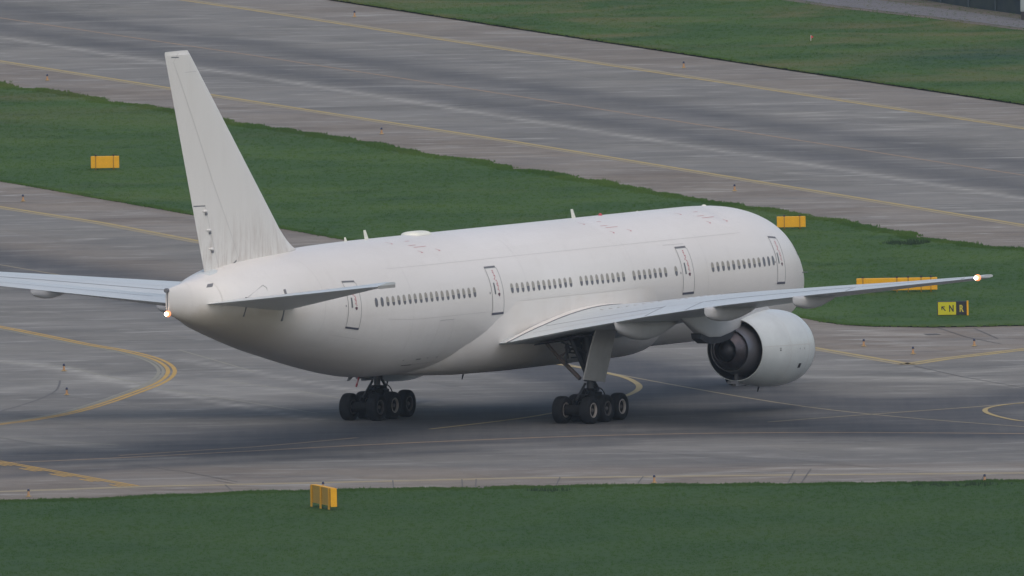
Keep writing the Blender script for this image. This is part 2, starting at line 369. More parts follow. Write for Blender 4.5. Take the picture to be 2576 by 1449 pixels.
# grass blades
def tufts(name, poly, z, bbox, dens, hmin, hmax, w, edge=None, edge_n=0, edge_h=.3, edge_spread=.5, seed=1):
    r = np.random.default_rng(seed)
    x0, x1, y0, y1 = bbox; N = int((x1 - x0) * (y1 - y0) * dens)
    P = np.stack([r.uniform(x0, x1, N), r.uniform(y0, y1, N)], 1); P = P[inside(poly, P)]
    H = r.uniform(hmin, hmax, len(P))
    if edge is not None:
        E = densify(edge, .5); E = E[(E[:, 0] > x0 - 3) & (E[:, 0] < x1 + 3)]
        idx = r.integers(0, len(E), edge_n); Q = E[idx] + r.normal(0, edge_spread, (edge_n, 2)) * np.array([.6, 1.0])
        # ragged clumps along the edge
        cl = .5 + .5 * np.sin(E[idx][:, 0] * 1.7 + 3 * np.sin(E[idx][:, 1] * .31)); P = np.vstack([P, Q]); H = np.concatenate([H, r.uniform(.4, 1.0, edge_n) * edge_h * (.45 + .55 * cl)])
    nb = 4; n = len(P); C = np.repeat(P, nb, 0) + r.normal(0, .05, (n * nb, 2)); h = np.repeat(H, nb) * r.uniform(.6, 1.1, n * nb)
    a = r.uniform(-1.25, 1.25, n * nb); ww = w * r.uniform(.6, 1.3, n * nb); lean = r.normal(0, .25, (n * nb, 2)) * h[:, None]
    dx, dy = np.cos(a) * ww, np.sin(a) * ww
    v = np.empty((n * nb, 3, 3), np.float32)
    v[:, 0] = np.stack([C[:, 0] - dx, C[:, 1] - dy, np.full(n * nb, z - .02)], 1)
    v[:, 1] = np.stack([C[:, 0] + dx, C[:, 1] + dy, np.full(n * nb, z - .02)], 1)
    v[:, 2] = np.stack([C[:, 0] + lean[:, 0], C[:, 1] + lean[:, 1], z + h], 1)
    nt_ = n * nb; me = bpy.data.meshes.new(name); me.vertices.add(nt_ * 3); me.vertices.foreach_set('co', v.ravel())
    me.loops.add(nt_ * 3); me.loops.foreach_set('vertex_index', np.arange(nt_ * 3, dtype=np.int32))
    me.polygons.add(nt_); me.polygons.foreach_set('loop_start', (np.arange(nt_) * 3).astype(np.int32)); me.update(calc_edges=True)
    # grass scatters light through its blades: shade it with near-upright normals
    nv = np.zeros((nt_ * 3, 3), np.float32); nv[:, 2] = 1; jit = np.repeat(r.normal(0, .14, (nt_, 2)), 3, 0); nv[:, :2] = jit
    nv /= np.linalg.norm(nv, axis=1)[:, None]; me.normals_split_custom_set_from_vertices(nv.tolist())
    me.materials.append(M_BLADE)
    o = bpy.data.objects.new(name, me); scene.collection.objects.link(o); return o
g1 = tufts('grass', POLY_BOT, .05, (-32, 36, -140, -42), 9, .03, .075, .03, bot_u, 12000, .13, .4, 1); tag(g1, 'dark green mown grass in the foreground below the taxiway', 'grass', kind='stuff')
g2 = tufts('grass', POLY_MID, .06, (-34, 40, 70, 320), 5, .03, .08, .035, mid_u, 24000, .17, .42, 2); tag(g2, 'green grass of the island between the two taxiways', 'grass', kind='stuff')
g2b = tufts('grass', POLY_MID, .06, (-34, 40, 70, 320), .02, .06, .12, .03, mid_l, 6000, .13, .18, 5); tag(g2b, 'low grass fringe along the near edge of the grass island', 'grass', kind='stuff')
g3 = tufts('grass', POLY_TOP, .11, (-20, 48, 225, 400), 4, .03, .08, .035, up_e, 2500, .12, .12, 3); tag(g3, 'patchy dry grass beyond the far taxiway at top right', 'grass', kind='stuff')

M_WEED = mat('dark_weed_leaves', (.034, .070, .036), .8, var=.4, vscale=1.5, spec=.15)
def weeds(px, py, rx, ry, n, h, lab, z):
    cx_, cy_ = G(px, py); an = np.linspace(0, 2 * math.pi, 24, endpoint=False)
    po = np.stack([cx_ + rx * np.cos(an) * (1 + .2 * np.sin(3 * an)), cy_ + ry * np.sin(an)], 1)
    o = tufts('weeds', po, z, (cx_ - rx * 1.3, cx_ + rx * 1.3, cy_ - ry * 1.3, cy_ + ry * 1.3), n, h * .4, h, .03, seed=int(px)); o.data.materials.clear(); o.data.materials.append(M_WEED); tag(o, lab, 'weeds', kind='stuff')
weeds(2280, 616, 1.05, 1.6, 22, .26, 'low dark clump of weeds in the grass right of the orange sign above the nose', .06)
weeds(1385, 1238, .9, 1.2, 9, .24, 'sparse taller weeds at the near grass edge below the belly', .05)
weeds(2420, 1224, 2.2, 1.0, 6, .26, 'thin weeds at the near grass edge at bottom right', .05)

# ------------------------------------------------------------------ painted lines and joints
def paint_mat(name, col, wear, keep):
    m = bpy.data.materials.new(name); m.use_nodes = True; n = m.node_tree; p = n.nodes['Principled BSDF']
    P = n.nodes.new('ShaderNodeNewGeometry').outputs['Position']
    f = rmap(n, noise_tex(n, 1.1, 5, .75, P), .3, .7, 1 - keep, 1 - keep * .3)
    n.links.new(mixc(n, f, col, wear), p.inputs['Base Color']); p.inputs['Roughness'].default_value = .75; p.inputs['Specular IOR Level'].default_value = .3
    return m
M_YOLD = paint_mat('worn_yellow_paint', (.46, .35, .12), (.25, .22, .165), .85)
M_YNEW = paint_mat('yellow_paint', (.56, .34, .055), (.26, .215, .14), .95)
M_YFAINT = paint_mat('faded_yellow_paint', (.36, .30, .165), (.23, .21, .18), .8)
M_WOLD = paint_mat('faded_white_paint', (.30, .29, .21), (.22, .22, .20), .7)
M_ORNG = paint_mat('faded_orange_line', (.40, .27, .15), (.17, .16, .15), .8)
M_JOINT = mat('joint_sealant', (.11, .108, .108), .9)
def stripe(name, P, width, z, m, off=0.0, dash=None):
    P = np.array(P, float); P = densify(P, .8) if dash is None else densify(P, .4)
    T = np.gradient(P, axis=0); T /= np.linalg.norm(T, axis=1)[:, None]; N = np.stack([-T[:, 1], T[:, 0]], 1)
    C = P + N * off; a, b = C + N * width / 2, C - N * width / 2
    n = len(P); vs = [(*p, z) for p in a] + [(*p, z) for p in b]; fs = []
    L = np.concatenate([[0], np.cumsum(np.linalg.norm(np.diff(P, axis=0), axis=1))])
    for i in range(n - 1):
        if dash and (L[i] % (2 * dash)) > dash: continue
        fs.append((n + i, n + i + 1, i + 1, i))
    o = new_obj(name, vs, fs, m); tag(o, kind='structure'); return o
def double(pts, m1, m2, w=.36, gap=.40, third=None, smooth=0):
    P = pl(pts); P = smooth_line(P, smooth) if smooth else P
    stripe('taxiway_edge_line', P, w, .006, m1, gap / 2 + w * .1)
    stripe('taxiway_edge_line', P, w, .006, m2, -gap / 2 - w * .1)
    if third: stripe('taxiway_edge_line', P, w * .8, .006, third, gap / 2 + w + .28)
double(L_A, M_YFAINT, M_YOLD); double(L_B, M_YOLD, M_YFAINT)
double(L_E, M_YOLD, M_YFAINT)
double([(2282, 917), (2380, 902), (2576, 879), (3300, 790)], M_YOLD, M_YOLD, .42, .5)
stripe('taxiway_center_line', pl(L_C), .22, .006, M_ORNG)
stripe('taxiway_center_line', pl(L_F[:5]), .14, .006, M_YFAINT)
stripe('taxiway_center_line', smooth_line(pl(L_F[4:]), 2), .17, .006, M_YFAINT)
stripe('taxiway_center_line', smooth_line(pl(L_T), 2), .36, .006, M_ORNG)
stripe('taxiway_center_line', pl([(300, 1146), (644, 1124), (760, 1114), (900, 1101)]), .30, .006, M_ORNG)
stripe('taxiway_center_line', smooth_line(pl(L_T2[3:8]), 2), .26, .006, M_YOLD)
stripe('lead_off_line', smooth_line(pl(L_T2[7:]), 2), .30, .010, M_YOLD)
stripe('taxiway_center_line', smooth_line(pl(L_X), 2), .24, .010, M_YFAINT)
LCURVE = [(-400, 755), (0, 822), (125, 847), (225, 868), (300, 879.5), (375, 897), (412, 912), (430, 928), (428, 943), (410, 959), (375, 975), (325, 993), (275, 1011), (200, 1034), (125, 1050), (0, 1068), (-400, 1112)]
Pc = smooth_line(pl(LCURVE), 2)
stripe('taxiway_edge_line', Pc, .20, .006, M_YNEW, .20); stripe('taxiway_edge_line', Pc, .20, .006, M_YNEW, -.12); stripe('taxiway_edge_line', Pc, .13, .006, M_WOLD, -.34); stripe('taxiway_edge_line', Pc, .16, .006, M_WOLD, -.56)
RC = smooth_line(pl([(3200, 975), (2576, 1013), (2510, 1020.5), (2482, 1027), (2476, 1033), (2484, 1040), (2510, 1048), (2540, 1055), (2576, 1060.5), (3200, 1110)]), 2)
stripe('lead_off_line', RC, .24, .014, M_YOLD)
stripe('taxiway_edge_line', pl([(-500, 1247), (0, 1237), (380, 1223.5), (644, 1218), (1288, 1203), (1932, 1195.5), (2576, 1190), (3200, 1185)]), 1.0, .006, M_YFAINT)
H0 = pl([(-300, 1112), (0, 1161), (342, 1223)]); H1 = pl([(-300, 1128), (0, 1170), (298, 1223)])
stripe('holding_position_marking', H0, .16, .010, M_YNEW, .12); stripe('holding_position_marking', H0, .16, .010, M_YNEW, -.16)
stripe('holding_position_marking', H0, .16, .010, M_YNEW, -.44, dash=2.2); stripe('holding_position_marking', H0, .16, .010, M_YNEW, -.72, dash=2.2)
for pts in [[(538, 1209), (590, 1217)], [(567, 1220), (590, 1241)], [(988, 1209), (991, 1234)], [(1162, 1206), (1164, 1231)], [(1198, 1206), (1196, 1232)], [(1409, 1201), (1398, 1224)],
            [(1618, 1199), (1605, 1216)], [(2478, 1194), (2463, 1217)], [(2000, 1184), (1980, 1220)], [(2040, 1180), (2012, 1221)], [(1700, 1142), (2000, 1158), (2240, 1180)], [(1400, 1120), (1600, 1135), (1900, 1160)],
            [(340, 1170), (480, 1190), (600, 1213)], [(0, 1102), (80, 1115), (160, 1126)], [(2050, 844), (2150, 848)], [(2360, 825), (2430, 848), (2520, 866)], [(2450, 826), (2510, 852)], [(2300, 921), (2420, 948), (2600, 980)], [(700, 760), (900, 800)]]:
    stripe('slab_joint', pl(pts), .055, .018, M_JOINT)
stripe('drain_grate', pl([(2329, 842), (2362, 841)]), .9, .018, M_JOINT)
stripe('tyre_mark', smooth_line(pl([(151, 957), (149, 970), (140, 985), (110, 1000), (70, 1015), (0, 1035)]), 2), .1, .006, M_JOINT)
for pts in [[(-100, 905), (170, 922), (240, 940), (420, 980), (600, 1008), (800, 1040)], [(0, 1100), (300, 1120)], [(540, 954), (760, 985), (900, 1010)], [(450, 880), (640, 935)]]:
    stripe('slab_joint', pl(pts), .12, .004, M_WOLD)

# ------------------------------------------------------------------ edge lights
M_LORG = mat('orange_light_base', (.44, .25, .12), .55, var=.25, vscale=8)
M_LYEL = mat('yellow_light_base', (.48, .34, .14), .55, var=.25, vscale=8)
M_LBLU = mat('blue_lens', (.015, .02, .06), .15, coat=.5)
def edge_light():
    r = empty('taxiway_edge_light')
    b = MB(); b.lathe([(0, .001), (0, .13), (.02, .13), (.03, .08), (.04, .001)], (0, 0, .02), 'z', 16); b.build('base_plate', M_LYEL, r, True)
    b = MB(); b.lathe([(0, .001), (0, .065), (.10, .048), (.19, .038), (.20, .001)], (0, 0, .06), 'z', 16); b.build('body', M_LORG, r, True)
    b = MB(); b.lathe([(0, .001), (0, .055), (.03, .056), (.08, .052), (.11, .03), (.115, .001)], (0, 0, .255), 'z', 16); b.build('lens', M_LBLU, r, True)
    return r
def copy_tree(o, parent=None):
    c = o.copy(); scene.collection.objects.link(c)
    if parent: c.parent = parent
    for ch in o.children: copy_tree(ch, c)
    return c
EL = [(892, 43, 'edge light at the top, left of the dark grass edge'),
      (1720, 171, 'blue and orange light on the far shoulder just below the top right grass'),
      (119, 203, 'blue and orange light left of the tail fin tip, above the grass island'),
      (960, 338, 'blue and orange light between tail fin and fuselage roof, above the grass island'),
      (1848, 481, 'blue and orange light above the nose roof on the brown taxiway shoulder'),
      (58, 507, 'blue and orange light below the single orange sign near the left border'),
      (161, 934, 'upper of the two lights inside the left yellow curve'),
      (168, 994, 'lower of the two lights inside the left yellow curve'),
      (2173, 872, 'leftmost of the three lights right of the engine'),
      (2297, 891, 'middle of the three lights right of the engine, beside the yellow corner'),
      (2451, 871, 'rightmost of the three lights, below the yellow and black sign'),
      (72, 1250, 'light at the bottom left beside the holding position marking'),
      (813, 1232, 'light mostly hidden behind the ribbed sign box'),
      (1646, 1215, 'light on the near shoulder edge at the bottom, below the right landing gear'),
      (2477, 1213, 'light half sunk in grass at the bottom right')]
proto = edge_light()
for i, (x, y, lab) in enumerate(EL):
    o = proto if i == 0 else copy_tree(proto)
    gx, gy = G(x, y); o.location = (gx, gy, 0); o.rotation_euler.z = i * .7
    tag(o, lab, 'edge light', 'taxiway edge lights')

# ------------------------------------------------------------------ signs
M_SGN = mat('orange_sign_housing', (.76, .385, .003), .5, var=.12, vscale=3)
M_SGND = mat('dull_ochre_sign_back', (.36, .20, .02), .6, var=.15, vscale=4)
M_BLK = mat('black_sign_face', (.015, .018, .03), .4)
M_SGY = mat('yellow_sign_face', (.50, .47, .01), .45)
M_DKMET = mat('dark_metal_cap', (.03, .03, .035), .5)
def sign_back(px0, px1, pyb, H, lab, straps, group='orange backs of taxiway signs', slope=0.0, lamps=True, panels=None):
    gx0, gy0 = G(px0, pyb); gx1, gy1 = G(px1, pyb + slope); L = gx1 - gx0
    r = empty('taxiway_sign', (gx0, gy0, 0), 0, label=lab, cat='sign', group=group)
    t = .13
    b = MB(); b.box((L / 2, 0, .16 + H / 2), (L / 2, t, H / 2)); o = b.build('housing', M_SGN, r)
    bv = o.modifiers.new('b', 'BEVEL'); bv.width = .02; bv.segments = 2
    for s in straps:
        b = MB(); b.box((L * s, -t - .015, .16 + H / 2), (.022, .018, H / 2 + .004)); b.build('strap', M_SGND, r)
        b = MB(); b.tube((L * s, 0, -.02), (L * s, 0, .17), .035); b.build('leg', M_SGND, r)
        if lamps:
            b = MB(); b.box((L * s, 0, .16 + H + .03), (.06, .05, .03)); b.tube((L * s, 0, .16 + H + .05), (L * s, 0, .16 + H + .09), .03); b.build('lifting_lug', M_DKMET, r)
    return r
sign_back(229, 300, 431, .62, 'small orange sign back in the grass left of the tail fin', (.17, .80))
sign_back(1954.5, 2027, 580, .54, 'small orange sign back in the grass above the aircraft nose', (.26, .80))
sign_back(2155, 2359, 740, .60, 'long orange back of a taxiway sign behind the right wing tip', (.08, .50, .64, .80, .92))
# destination sign with writing
def text_mesh(txt, size, m, parent, loc, rot, name='lettering', ext=.006, xs=1.0):
    cu = bpy.data.curves.new(name, 'FONT'); cu.body = txt; cu.size = size; cu.extrude = ext; cu.align_x = 'CENTER'; cu.align_y = 'CENTER'; cu.offset = .012
    t = bpy.data.objects.new(name, cu); scene.collection.objects.link(t)
    dg = bpy.context.evaluated_depsgraph_get(); me = bpy.data.meshes.new_from_object(t.evaluated_get(dg))
    bpy.data.objects.remove(t); me.materials.clear(); me.materials.append(m)
    o = bpy.data.objects.new(name, me); scene.collection.objects.link(o); o.parent = parent; o.location = loc; o.rotation_euler = rot; o.scale = (xs, 1, 1)
    return o
gx0, gy0 = G(2358, 797); gx1, _ = G(2436.5, 797); L = gx1 - gx0
r = empty('taxiway_sign', (gx0, gy0, 0), 0, label='yellow and black sign reading N and R with an arrow', cat='sign', group='signs with lettering')
b = MB(); b.box((L / 2, .06, .40), (L / 2, .10, .335)); b.build('housing', M_BLK, r)
b = MB(); b.box((L * .315, -.048, .40), (L * .29, .012, .305)); b.build('yellow_panel', M_SGY, r)
b = MB(); b.box((L * .785, -.048, .40), (L * .175, .012, .325)); b.build('black_panel', M_BLK, r)
b = MB(); b.box((L * .978, -.03, .40), (L * .028, .14, .35)); b.build('end_cap', M_SGN, r)
for fx in (.12, .85):
    b = MB(); b.tube((L * fx, .06, -.02), (L * fx, .06, .09), .035); b.build('leg', M_SGND, r)
b = MB()
def flat(b, pts, y0, y1):
    n = len(pts); b.add([(x, y0, z) for x, z in pts] + [(x, y1, z) for x, z in pts], [tuple(range(n)), tuple(range(n, 2 * n))[::-1]] + [(i, (i + 1) % n, n + (i + 1) % n, n + i) for i in range(n)])
ax, az = L * .135, .50
flat(b, [(ax, az), (ax + .17, az), (ax + .17, az - .04), (ax + .075, az - .04), (ax + .21, az - .20), (ax + .175, az - .23), (ax + .04, az - .075), (ax + .04, az - .17), (ax, az - .17)], -.062, -.068)
b.build('arrow', M_BLK, r)
text_mesh('N', .44, M_BLK, r, (L * .455, -.064, .38), (R_(90), 0, 0), xs=.72)
text_mesh('R', .46, mat('yellow_letter', (.50, .43, .05), .5), r, (L * .775, -.064, .37), (R_(90), 0, 0), xs=.72)
# near ribbed sign box seen obliquely
gx, gy = G(783, 1277)
e = G(832, 1286); dirv = Vector((e[0] - gx, e[1] - gy - .3, 0)); Ls = dirv.length; ang = math.atan2(dirv.y, dirv.x)
r = empty('taxiway_sign', (gx, gy, 0), ang, label='yellow sign box with three ribs and legs, nearest the camera in the bottom grass', cat='sign', group='orange backs of taxiway signs')
b = MB(); b.box((Ls / 2, .13, .24 + .38), (Ls / 2 + .04, .115, .38)); o = b.build('housing', mat('ochre_sign_panel', (.48, .28, .04), .55, var=.15, vscale=2), r)
b = MB(); b.box((Ls / 2, .13, .24 + .775), (Ls / 2 + .06, .13, .014)); b.build('top_edge', M_SGN, r)
M_SGL = mat('lighter_sign_rib', (.58, .31, .02), .5)
for fx in (.03, .50, .93):
    b = MB(); b.box((Ls * fx, -.02, .5), (.07, .03, .505)); b.build('rib', M_SGL, r)
b = MB(); b.box((Ls + .06, .13, .24 + .37), (.02, .14, .40)); b.build('end_plate', M_SGN, r)
b = MB(); b.box((Ls / 2 + .05, .27, .24 + .37), (Ls / 2 + .02, .02, .38)); b.build('front_panel', M_BLK, r)

# red pennant marker
gx, gy = G(2040, 109)
r = empty('pennant_marker', (gx, gy, .11), 0, label='small red pennant on a white stake in the far grass at top right', cat='marker')
b = MB(); b.tube((0, 0, 0), (0, 0, .34), .016); b.build('stake', mat('white_stake', (.6, .6, .58)), r)
b = MB(); b.add([(0.01, 0, .34), (.15, .02, .25), (.01, 0, .14), (0.01, .012, .34), (.15, .032, .25), (.01, .012, .14)], [(0, 1, 2), (5, 4, 3), (0, 3, 4, 1), (1, 4, 5, 2)]); b.build('pennant', mat('red_pennant', (.55, .05, .06), .7), r)

# fence beyond the service road
M_MESH = mat('dark_green_screen', (.022, .038, .048), .9, col2=(.045, .062, .055), vscale=.8)
M_RAIL = mat('pale_blue_rail', (.07, .10, .12), .6)
FB = pl([(2040, -46), (2200, -16), (2300, 1), (2440, 24), (2576, 43), (2900, 86), (3300, 138)])
r = empty('perimeter_fence', (FB[3][0], FB[3][1], 0), 0, label='dark screened fence with a pale rail beyond the service road at top right', cat='fence')
o0 = Vector((FB[3][0], FB[3][1], 0))
b = MB(); rails = MB(); k = 0
for p, q in zip(FB[:-1], FB[1:]):
    p3, q3 = Vector((*p, 0)) - o0, Vector((*q, 0)) - o0; n_ = max(1, int((q3 - p3).length / 4))
    nrm = (q3 - p3).normalized().cross(Vector((0, 0, 1))) * .03
    b.add([p3 - nrm, q3 - nrm, q3 - nrm + Vector((0, 0, 3.2)), p3 - nrm + Vector((0, 0, 3.2)), p3 + nrm, q3 + nrm, q3 + nrm + Vector((0, 0, 3.2)), p3 + nrm + Vector((0, 0, 3.2))], [(0, 1, 2, 3), (7, 6, 5, 4), (3, 2, 6, 7)])
    rails.tube(p3 + nrm * 4 + Vector((0, 0, 1.05)), q3 + nrm * 4 + Vector((0, 0, 1.05)), .05)
    for i in range(n_):
        c = p3.lerp(q3, i / n_); pm = MB(); pm.tube(c + nrm * 2.5, c + nrm * 2.5 + Vector((0, 0, 3.3)), .05); pm.build('post', M_RAIL, r)
b.build('screen', M_MESH, r); rails.build('rail', M_RAIL, r)
gx, gy = G(2574, 50, .12)
r = empty('utility_cabinet', (gx + .28, gy, .12), R_(-8), label='pale grey cabinet on a dark plinth at the top right corner beside the fence', cat='cabinet')
M_CAB = mat('pale_grey_cabinet', (.33, .38, .38), .5, var=.1)
b = MB(); b.box((0, 0, 1.05), (.40, .3, .58)); o = b.build('cabinet_body', M_CAB, r); bv = o.modifiers.new('b', 'BEVEL'); bv.width = .03
b = MB(); b.box((0, 0, .23), (.36, .27, .24)); b.build('plinth', M_DKMET, r)
b = MB(); b.box((0, 0, 1.70), (.45, .35, .03)); b.build('roof', M_CAB, r)
b = MB(); b.box((.02, -.305, 1.05), (.33, .008, .50)); b.build('door', M_CAB, r)

# ------------------------------------------------------------------ AIRLINER
M_WHT = mat('white_aircraft_paint', (.74, .725, .70), .38, spec=.4, col2=(.685, .665, .635), vscale=.35, stretch=(.3, 1, 1), coat=.0)
M_WHT2 = mat('white_fairing_paint', (.745, .73, .71), .42, spec=.4, col2=(.69, .66, .62), vscale=.6)
M_GRY = mat('grey_wing_paint', (.57, .61, .62), .36, spec=.5, col2=(.50, .54, .55), vscale=.8, stretch=(1, .3, 1))
M_LGRY = mat('light_grey_panel', (.36, .36, .35), .5, var=.15, vscale=2)
M_LINE = mat('panel_gap', (.16, .165, .18), .7)
M_FLINE = mat('faint_panel_gap', (.50, .49, .48), .7)
M_DARK = mat('dark_recess', (.02, .022, .03), .7)
M_GLS = mat('window_glass', (.12, .12, .145), .15, spec=.6)
M_SHD = mat('window_blind', (.31, .295, .26), .5)
M_RED = mat('red_marking', (.42, .06, .08), .6)
M_PINK = mat('faded_red_marking', (.52, .26, .28), .6)
M_TYRE = mat('black_tyre_rubber', (.010, .012, .015), .8, spec=.2, var=.3, vscale=6)
M_RIM = mat('grey_wheel_rim', (.36, .33, .31), .45, metal=.3)
M_RIMD = mat('brake_dust_rim', (.09, .085, .085), .55, metal=.3)
M_HUB = mat('dark_wheel_well', (.008, .009, .011), .8, spec=.2)
M_STRUT = mat('gear_strut_steel', (.055, .06, .07), .5, metal=.3)
M_BRN = mat('brownish_brace', (.16, .13, .12), .5)
M_MET = mat('exhaust_metal', (.11, .095, .10), .42, metal=.8, col2=(.06, .058, .07), vscale=2.5)
M_MET2 = mat('core_cowl_metal', (.20, .20, .22), .40, metal=.7, var=.2, vscale=2)
M_PLUG = mat('exhaust_plug_metal', (.06, .062, .072), .5, metal=.6)
M_LIP = mat('intake_lip_metal', (.55, .56, .58), .22, metal=.9)
M_COWL = mat('white_nacelle_paint', (.57, .61, .61), .28, spec=.5, col2=(.50, .53, .53), vscale=1.0)
M_LAMP = mat('lit_strobe', (1, .9, .8), .4, emit=(1.0, .80, .62), estr=14.0)
M_LAMPR = mat('lamp_halo_glow', (.9, .35, .15), .4, emit=(1.0, .30, .12), estr=1.1)  # emission that paints the orange halo around the strobes

M_PINKD = mat('door_red_marking', (.50, .17, .19), .6)
plane = empty('airliner', (0, 0, 0), PSI, label='large plain white twin engine airliner taxiing away on the taxiway', cat='airplane')
cp, sp = math.cos(PITCH), math.sin(PITCH)
def A(p):
    xf = 31.78 - p[0]
    return (xf * cp, p[1], p[2] - xf * sp)
def Gr(p): return (31.78 - p[0], p[1], p[2])      # landing gear stands level on the ground

# fuselage stations: s, top, bottom, half width
FS = [(-.02, 4.72, 4.66, .03), (.06, 5.03, 4.38, .26), (.22, 5.32, 4.14, .46), (.5, 5.66, 3.90, .68), (1.0, 6.06, 3.62, .98), (1.7, 6.55, 3.33, 1.36), (2.5, 7.10, 3.10, 1.74), (3.3, 7.58, 2.93, 2.06), (4.2, 8.0, 2.79, 2.37),
      (5.2, 8.30, 2.69, 2.64), (6.3, 8.53, 2.62, 2.85), (7.6, 8.70, 2.58, 3.00), (9.2, 8.80, 2.565, 3.10), (11, 8.835, 2.565, 3.135), (20, 8.835, 2.565, 3.135), (30, 8.835, 2.565, 3.135), (38, 8.835, 2.565, 3.135), (43, 8.835, 2.57, 3.135), (45, 8.83, 2.63, 3.125),
      (46.5, 8.815, 2.79, 3.10), (48.1, 8.79, 3.03, 3.05), (50.05, 8.73, 3.38, 2.94), (52, 8.66, 3.76, 2.78), (54.14, 8.57, 4.19, 2.53), (56, 8.45, 4.62, 2.26), (57.74, 8.26, 5.06, 1.96), (59.3, 7.98, 5.46, 1.56), (60.2, 7.84, 5.69, .98), (60.9, 7.74, 5.88, .58), (61.5, 7.65, 6.04, .36), (62.1, 7.57, 6.22, .22), (62.62, 7.49, 6.38, .10)]
_s = np.array([f[0] for f in FS])
def _herm(s, col):
    y = np.array([f[col] for f in FS]); h = np.diff(_s); dl = np.diff(y) / h
    m = np.zeros(len(y)); m[0], m[-1] = dl[0], dl[-1]
    for i in range(1, len(y) - 1):
        if dl[i - 1] * dl[i] > 0: w1, w2 = 2 * h[i] + h[i - 1], h[i] + 2 * h[i - 1]; m[i] = (w1 + w2) / (w1 / dl[i - 1] + w2 / dl[i])
    i = int(np.clip(np.searchsorted(_s, s) - 1, 0, len(h) - 1)); t = (s - _s[i]) / h[i]
    return (1 + 2 * t) * (1 - t) ** 2 * y[i] + t * (1 - t) ** 2 * h[i] * m[i] + t * t * (3 - 2 * t) * y[i + 1] + t * t * (t - 1) * h[i] * m[i + 1]
def sec(s): return _herm(s, 1), _herm(s, 2), _herm(s, 3)
def fus(s, t, off=0.0):
    """t: angle, 0 = right side (y negative), +90 = top"""
    top, bot, hw = sec(s); c, b = (top + bot) / 2, (top - bot) / 2
    y, z = -hw * math.cos(t), c + b * math.sin(t)
    ny, nz = -math.cos(t) / max(hw, .01), math.sin(t) / max(b, .01); l = math.hypot(ny, nz)
    return (s, y + ny / l * off, z + nz / l * off)
def t_of_z(s, z):
    top, bot, hw = sec(s); return math.asin(max(-1, min(1, (z - (top + bot) / 2) / ((top - bot) / 2))))
st = list(np.concatenate([[-.02, .02, .06, .12, .22, .35], np.arange(.5, 11, .35), np.arange(11, 43, 1.0), np.arange(43, 62.5, .5), [62.62]]))
b = MB(A); NT = 72
b.rings([[fus(s, 2 * math.pi * j / NT) for j in range(NT)] for s in st], True, True)
M_FUS = mat('white_fuselage_paint', (.75, .735, .715), .36, spec=.45, col2=(.695, .675, .645), vscale=.35, stretch=(.3, 1, 1))
def add_grime_and_shade(m):
    n = m.node_tree; p = n.nodes['Principled BSDF']; src = p.inputs['Base Color'].links[0].from_socket
    tc = n.nodes.new('ShaderNodeTexCoord'); sp_ = n.nodes.new('ShaderNodeSeparateXYZ'); n.links.new(tc.outputs['Object'], sp_.inputs[0])
    mp = n.nodes.new('ShaderNodeMapping'); mp.inputs['Scale'].default_value = (.12, 1.2, 1.2); n.links.new(tc.outputs['Object'], mp.inputs[0])
    nz = noise_tex(n, 1.0, 6, .7, mp.outputs[0])
    # panels repainted at different times: very slight tone steps
    sw = n.nodes.new('ShaderNodeCombineXYZ'); n.links.new(sp_.outputs[0], sw.inputs[0]); n.links.new(sp_.outputs[2], sw.inputs[1])
    bk = n.nodes.new('ShaderNodeTexBrick'); bk.offset = .37; bk.inputs['Scale'].default_value = 1.0; bk.inputs['Brick Width'].default_value = 4.3; bk.inputs['Row Height'].default_value = 1.15; bk.inputs['Mortar Size'].default_value = .006
    bk.inputs['Color1'].default_value = (0, 0, 0, 1); bk.inputs['Color2'].default_value = (1, 1, 1, 1); bk.inputs['Mortar'].default_value = (1, 1, 1, 1); n.links.new(sw.outputs[0], bk.inputs['Vector'])
    bs = n.nodes.new('ShaderNodeSeparateColor'); n.links.new(bk.outputs['Color'], bs.inputs[0])
    src = mixc(n, mth(n, 'MULTIPLY', bs.outputs[0], .13), src, (.50, .48, .44))
    mps = n.nodes.new('ShaderNodeMapping'); mps.inputs['Scale'].default_value = (1.6, 1, .12); n.links.new(tc.outputs['Object'], mps.inputs[0])
    src = mixc(n, rmap(n, noise_tex(n, 1.0, 6, .7, mps.outputs[0]), .54, .74, 0, .13), src, (.46, .43, .38))
    # belly shade painted into the colour, broken up like grime, following the rising tail
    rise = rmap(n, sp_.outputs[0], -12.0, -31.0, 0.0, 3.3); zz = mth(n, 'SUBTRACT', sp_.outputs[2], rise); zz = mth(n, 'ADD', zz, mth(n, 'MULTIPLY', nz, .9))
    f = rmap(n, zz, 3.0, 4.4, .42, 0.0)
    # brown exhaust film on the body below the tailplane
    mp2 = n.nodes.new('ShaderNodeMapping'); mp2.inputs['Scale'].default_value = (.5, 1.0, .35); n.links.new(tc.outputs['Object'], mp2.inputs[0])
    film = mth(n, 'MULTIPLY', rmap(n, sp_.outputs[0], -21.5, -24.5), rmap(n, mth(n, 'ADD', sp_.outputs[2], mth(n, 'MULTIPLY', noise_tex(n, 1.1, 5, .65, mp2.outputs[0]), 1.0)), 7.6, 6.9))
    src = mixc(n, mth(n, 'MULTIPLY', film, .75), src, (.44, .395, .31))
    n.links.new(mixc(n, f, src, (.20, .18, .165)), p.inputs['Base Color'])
add_grime_and_shade(M_FUS)
fuse = b.build('fuselage', M_FUS, plane, True)

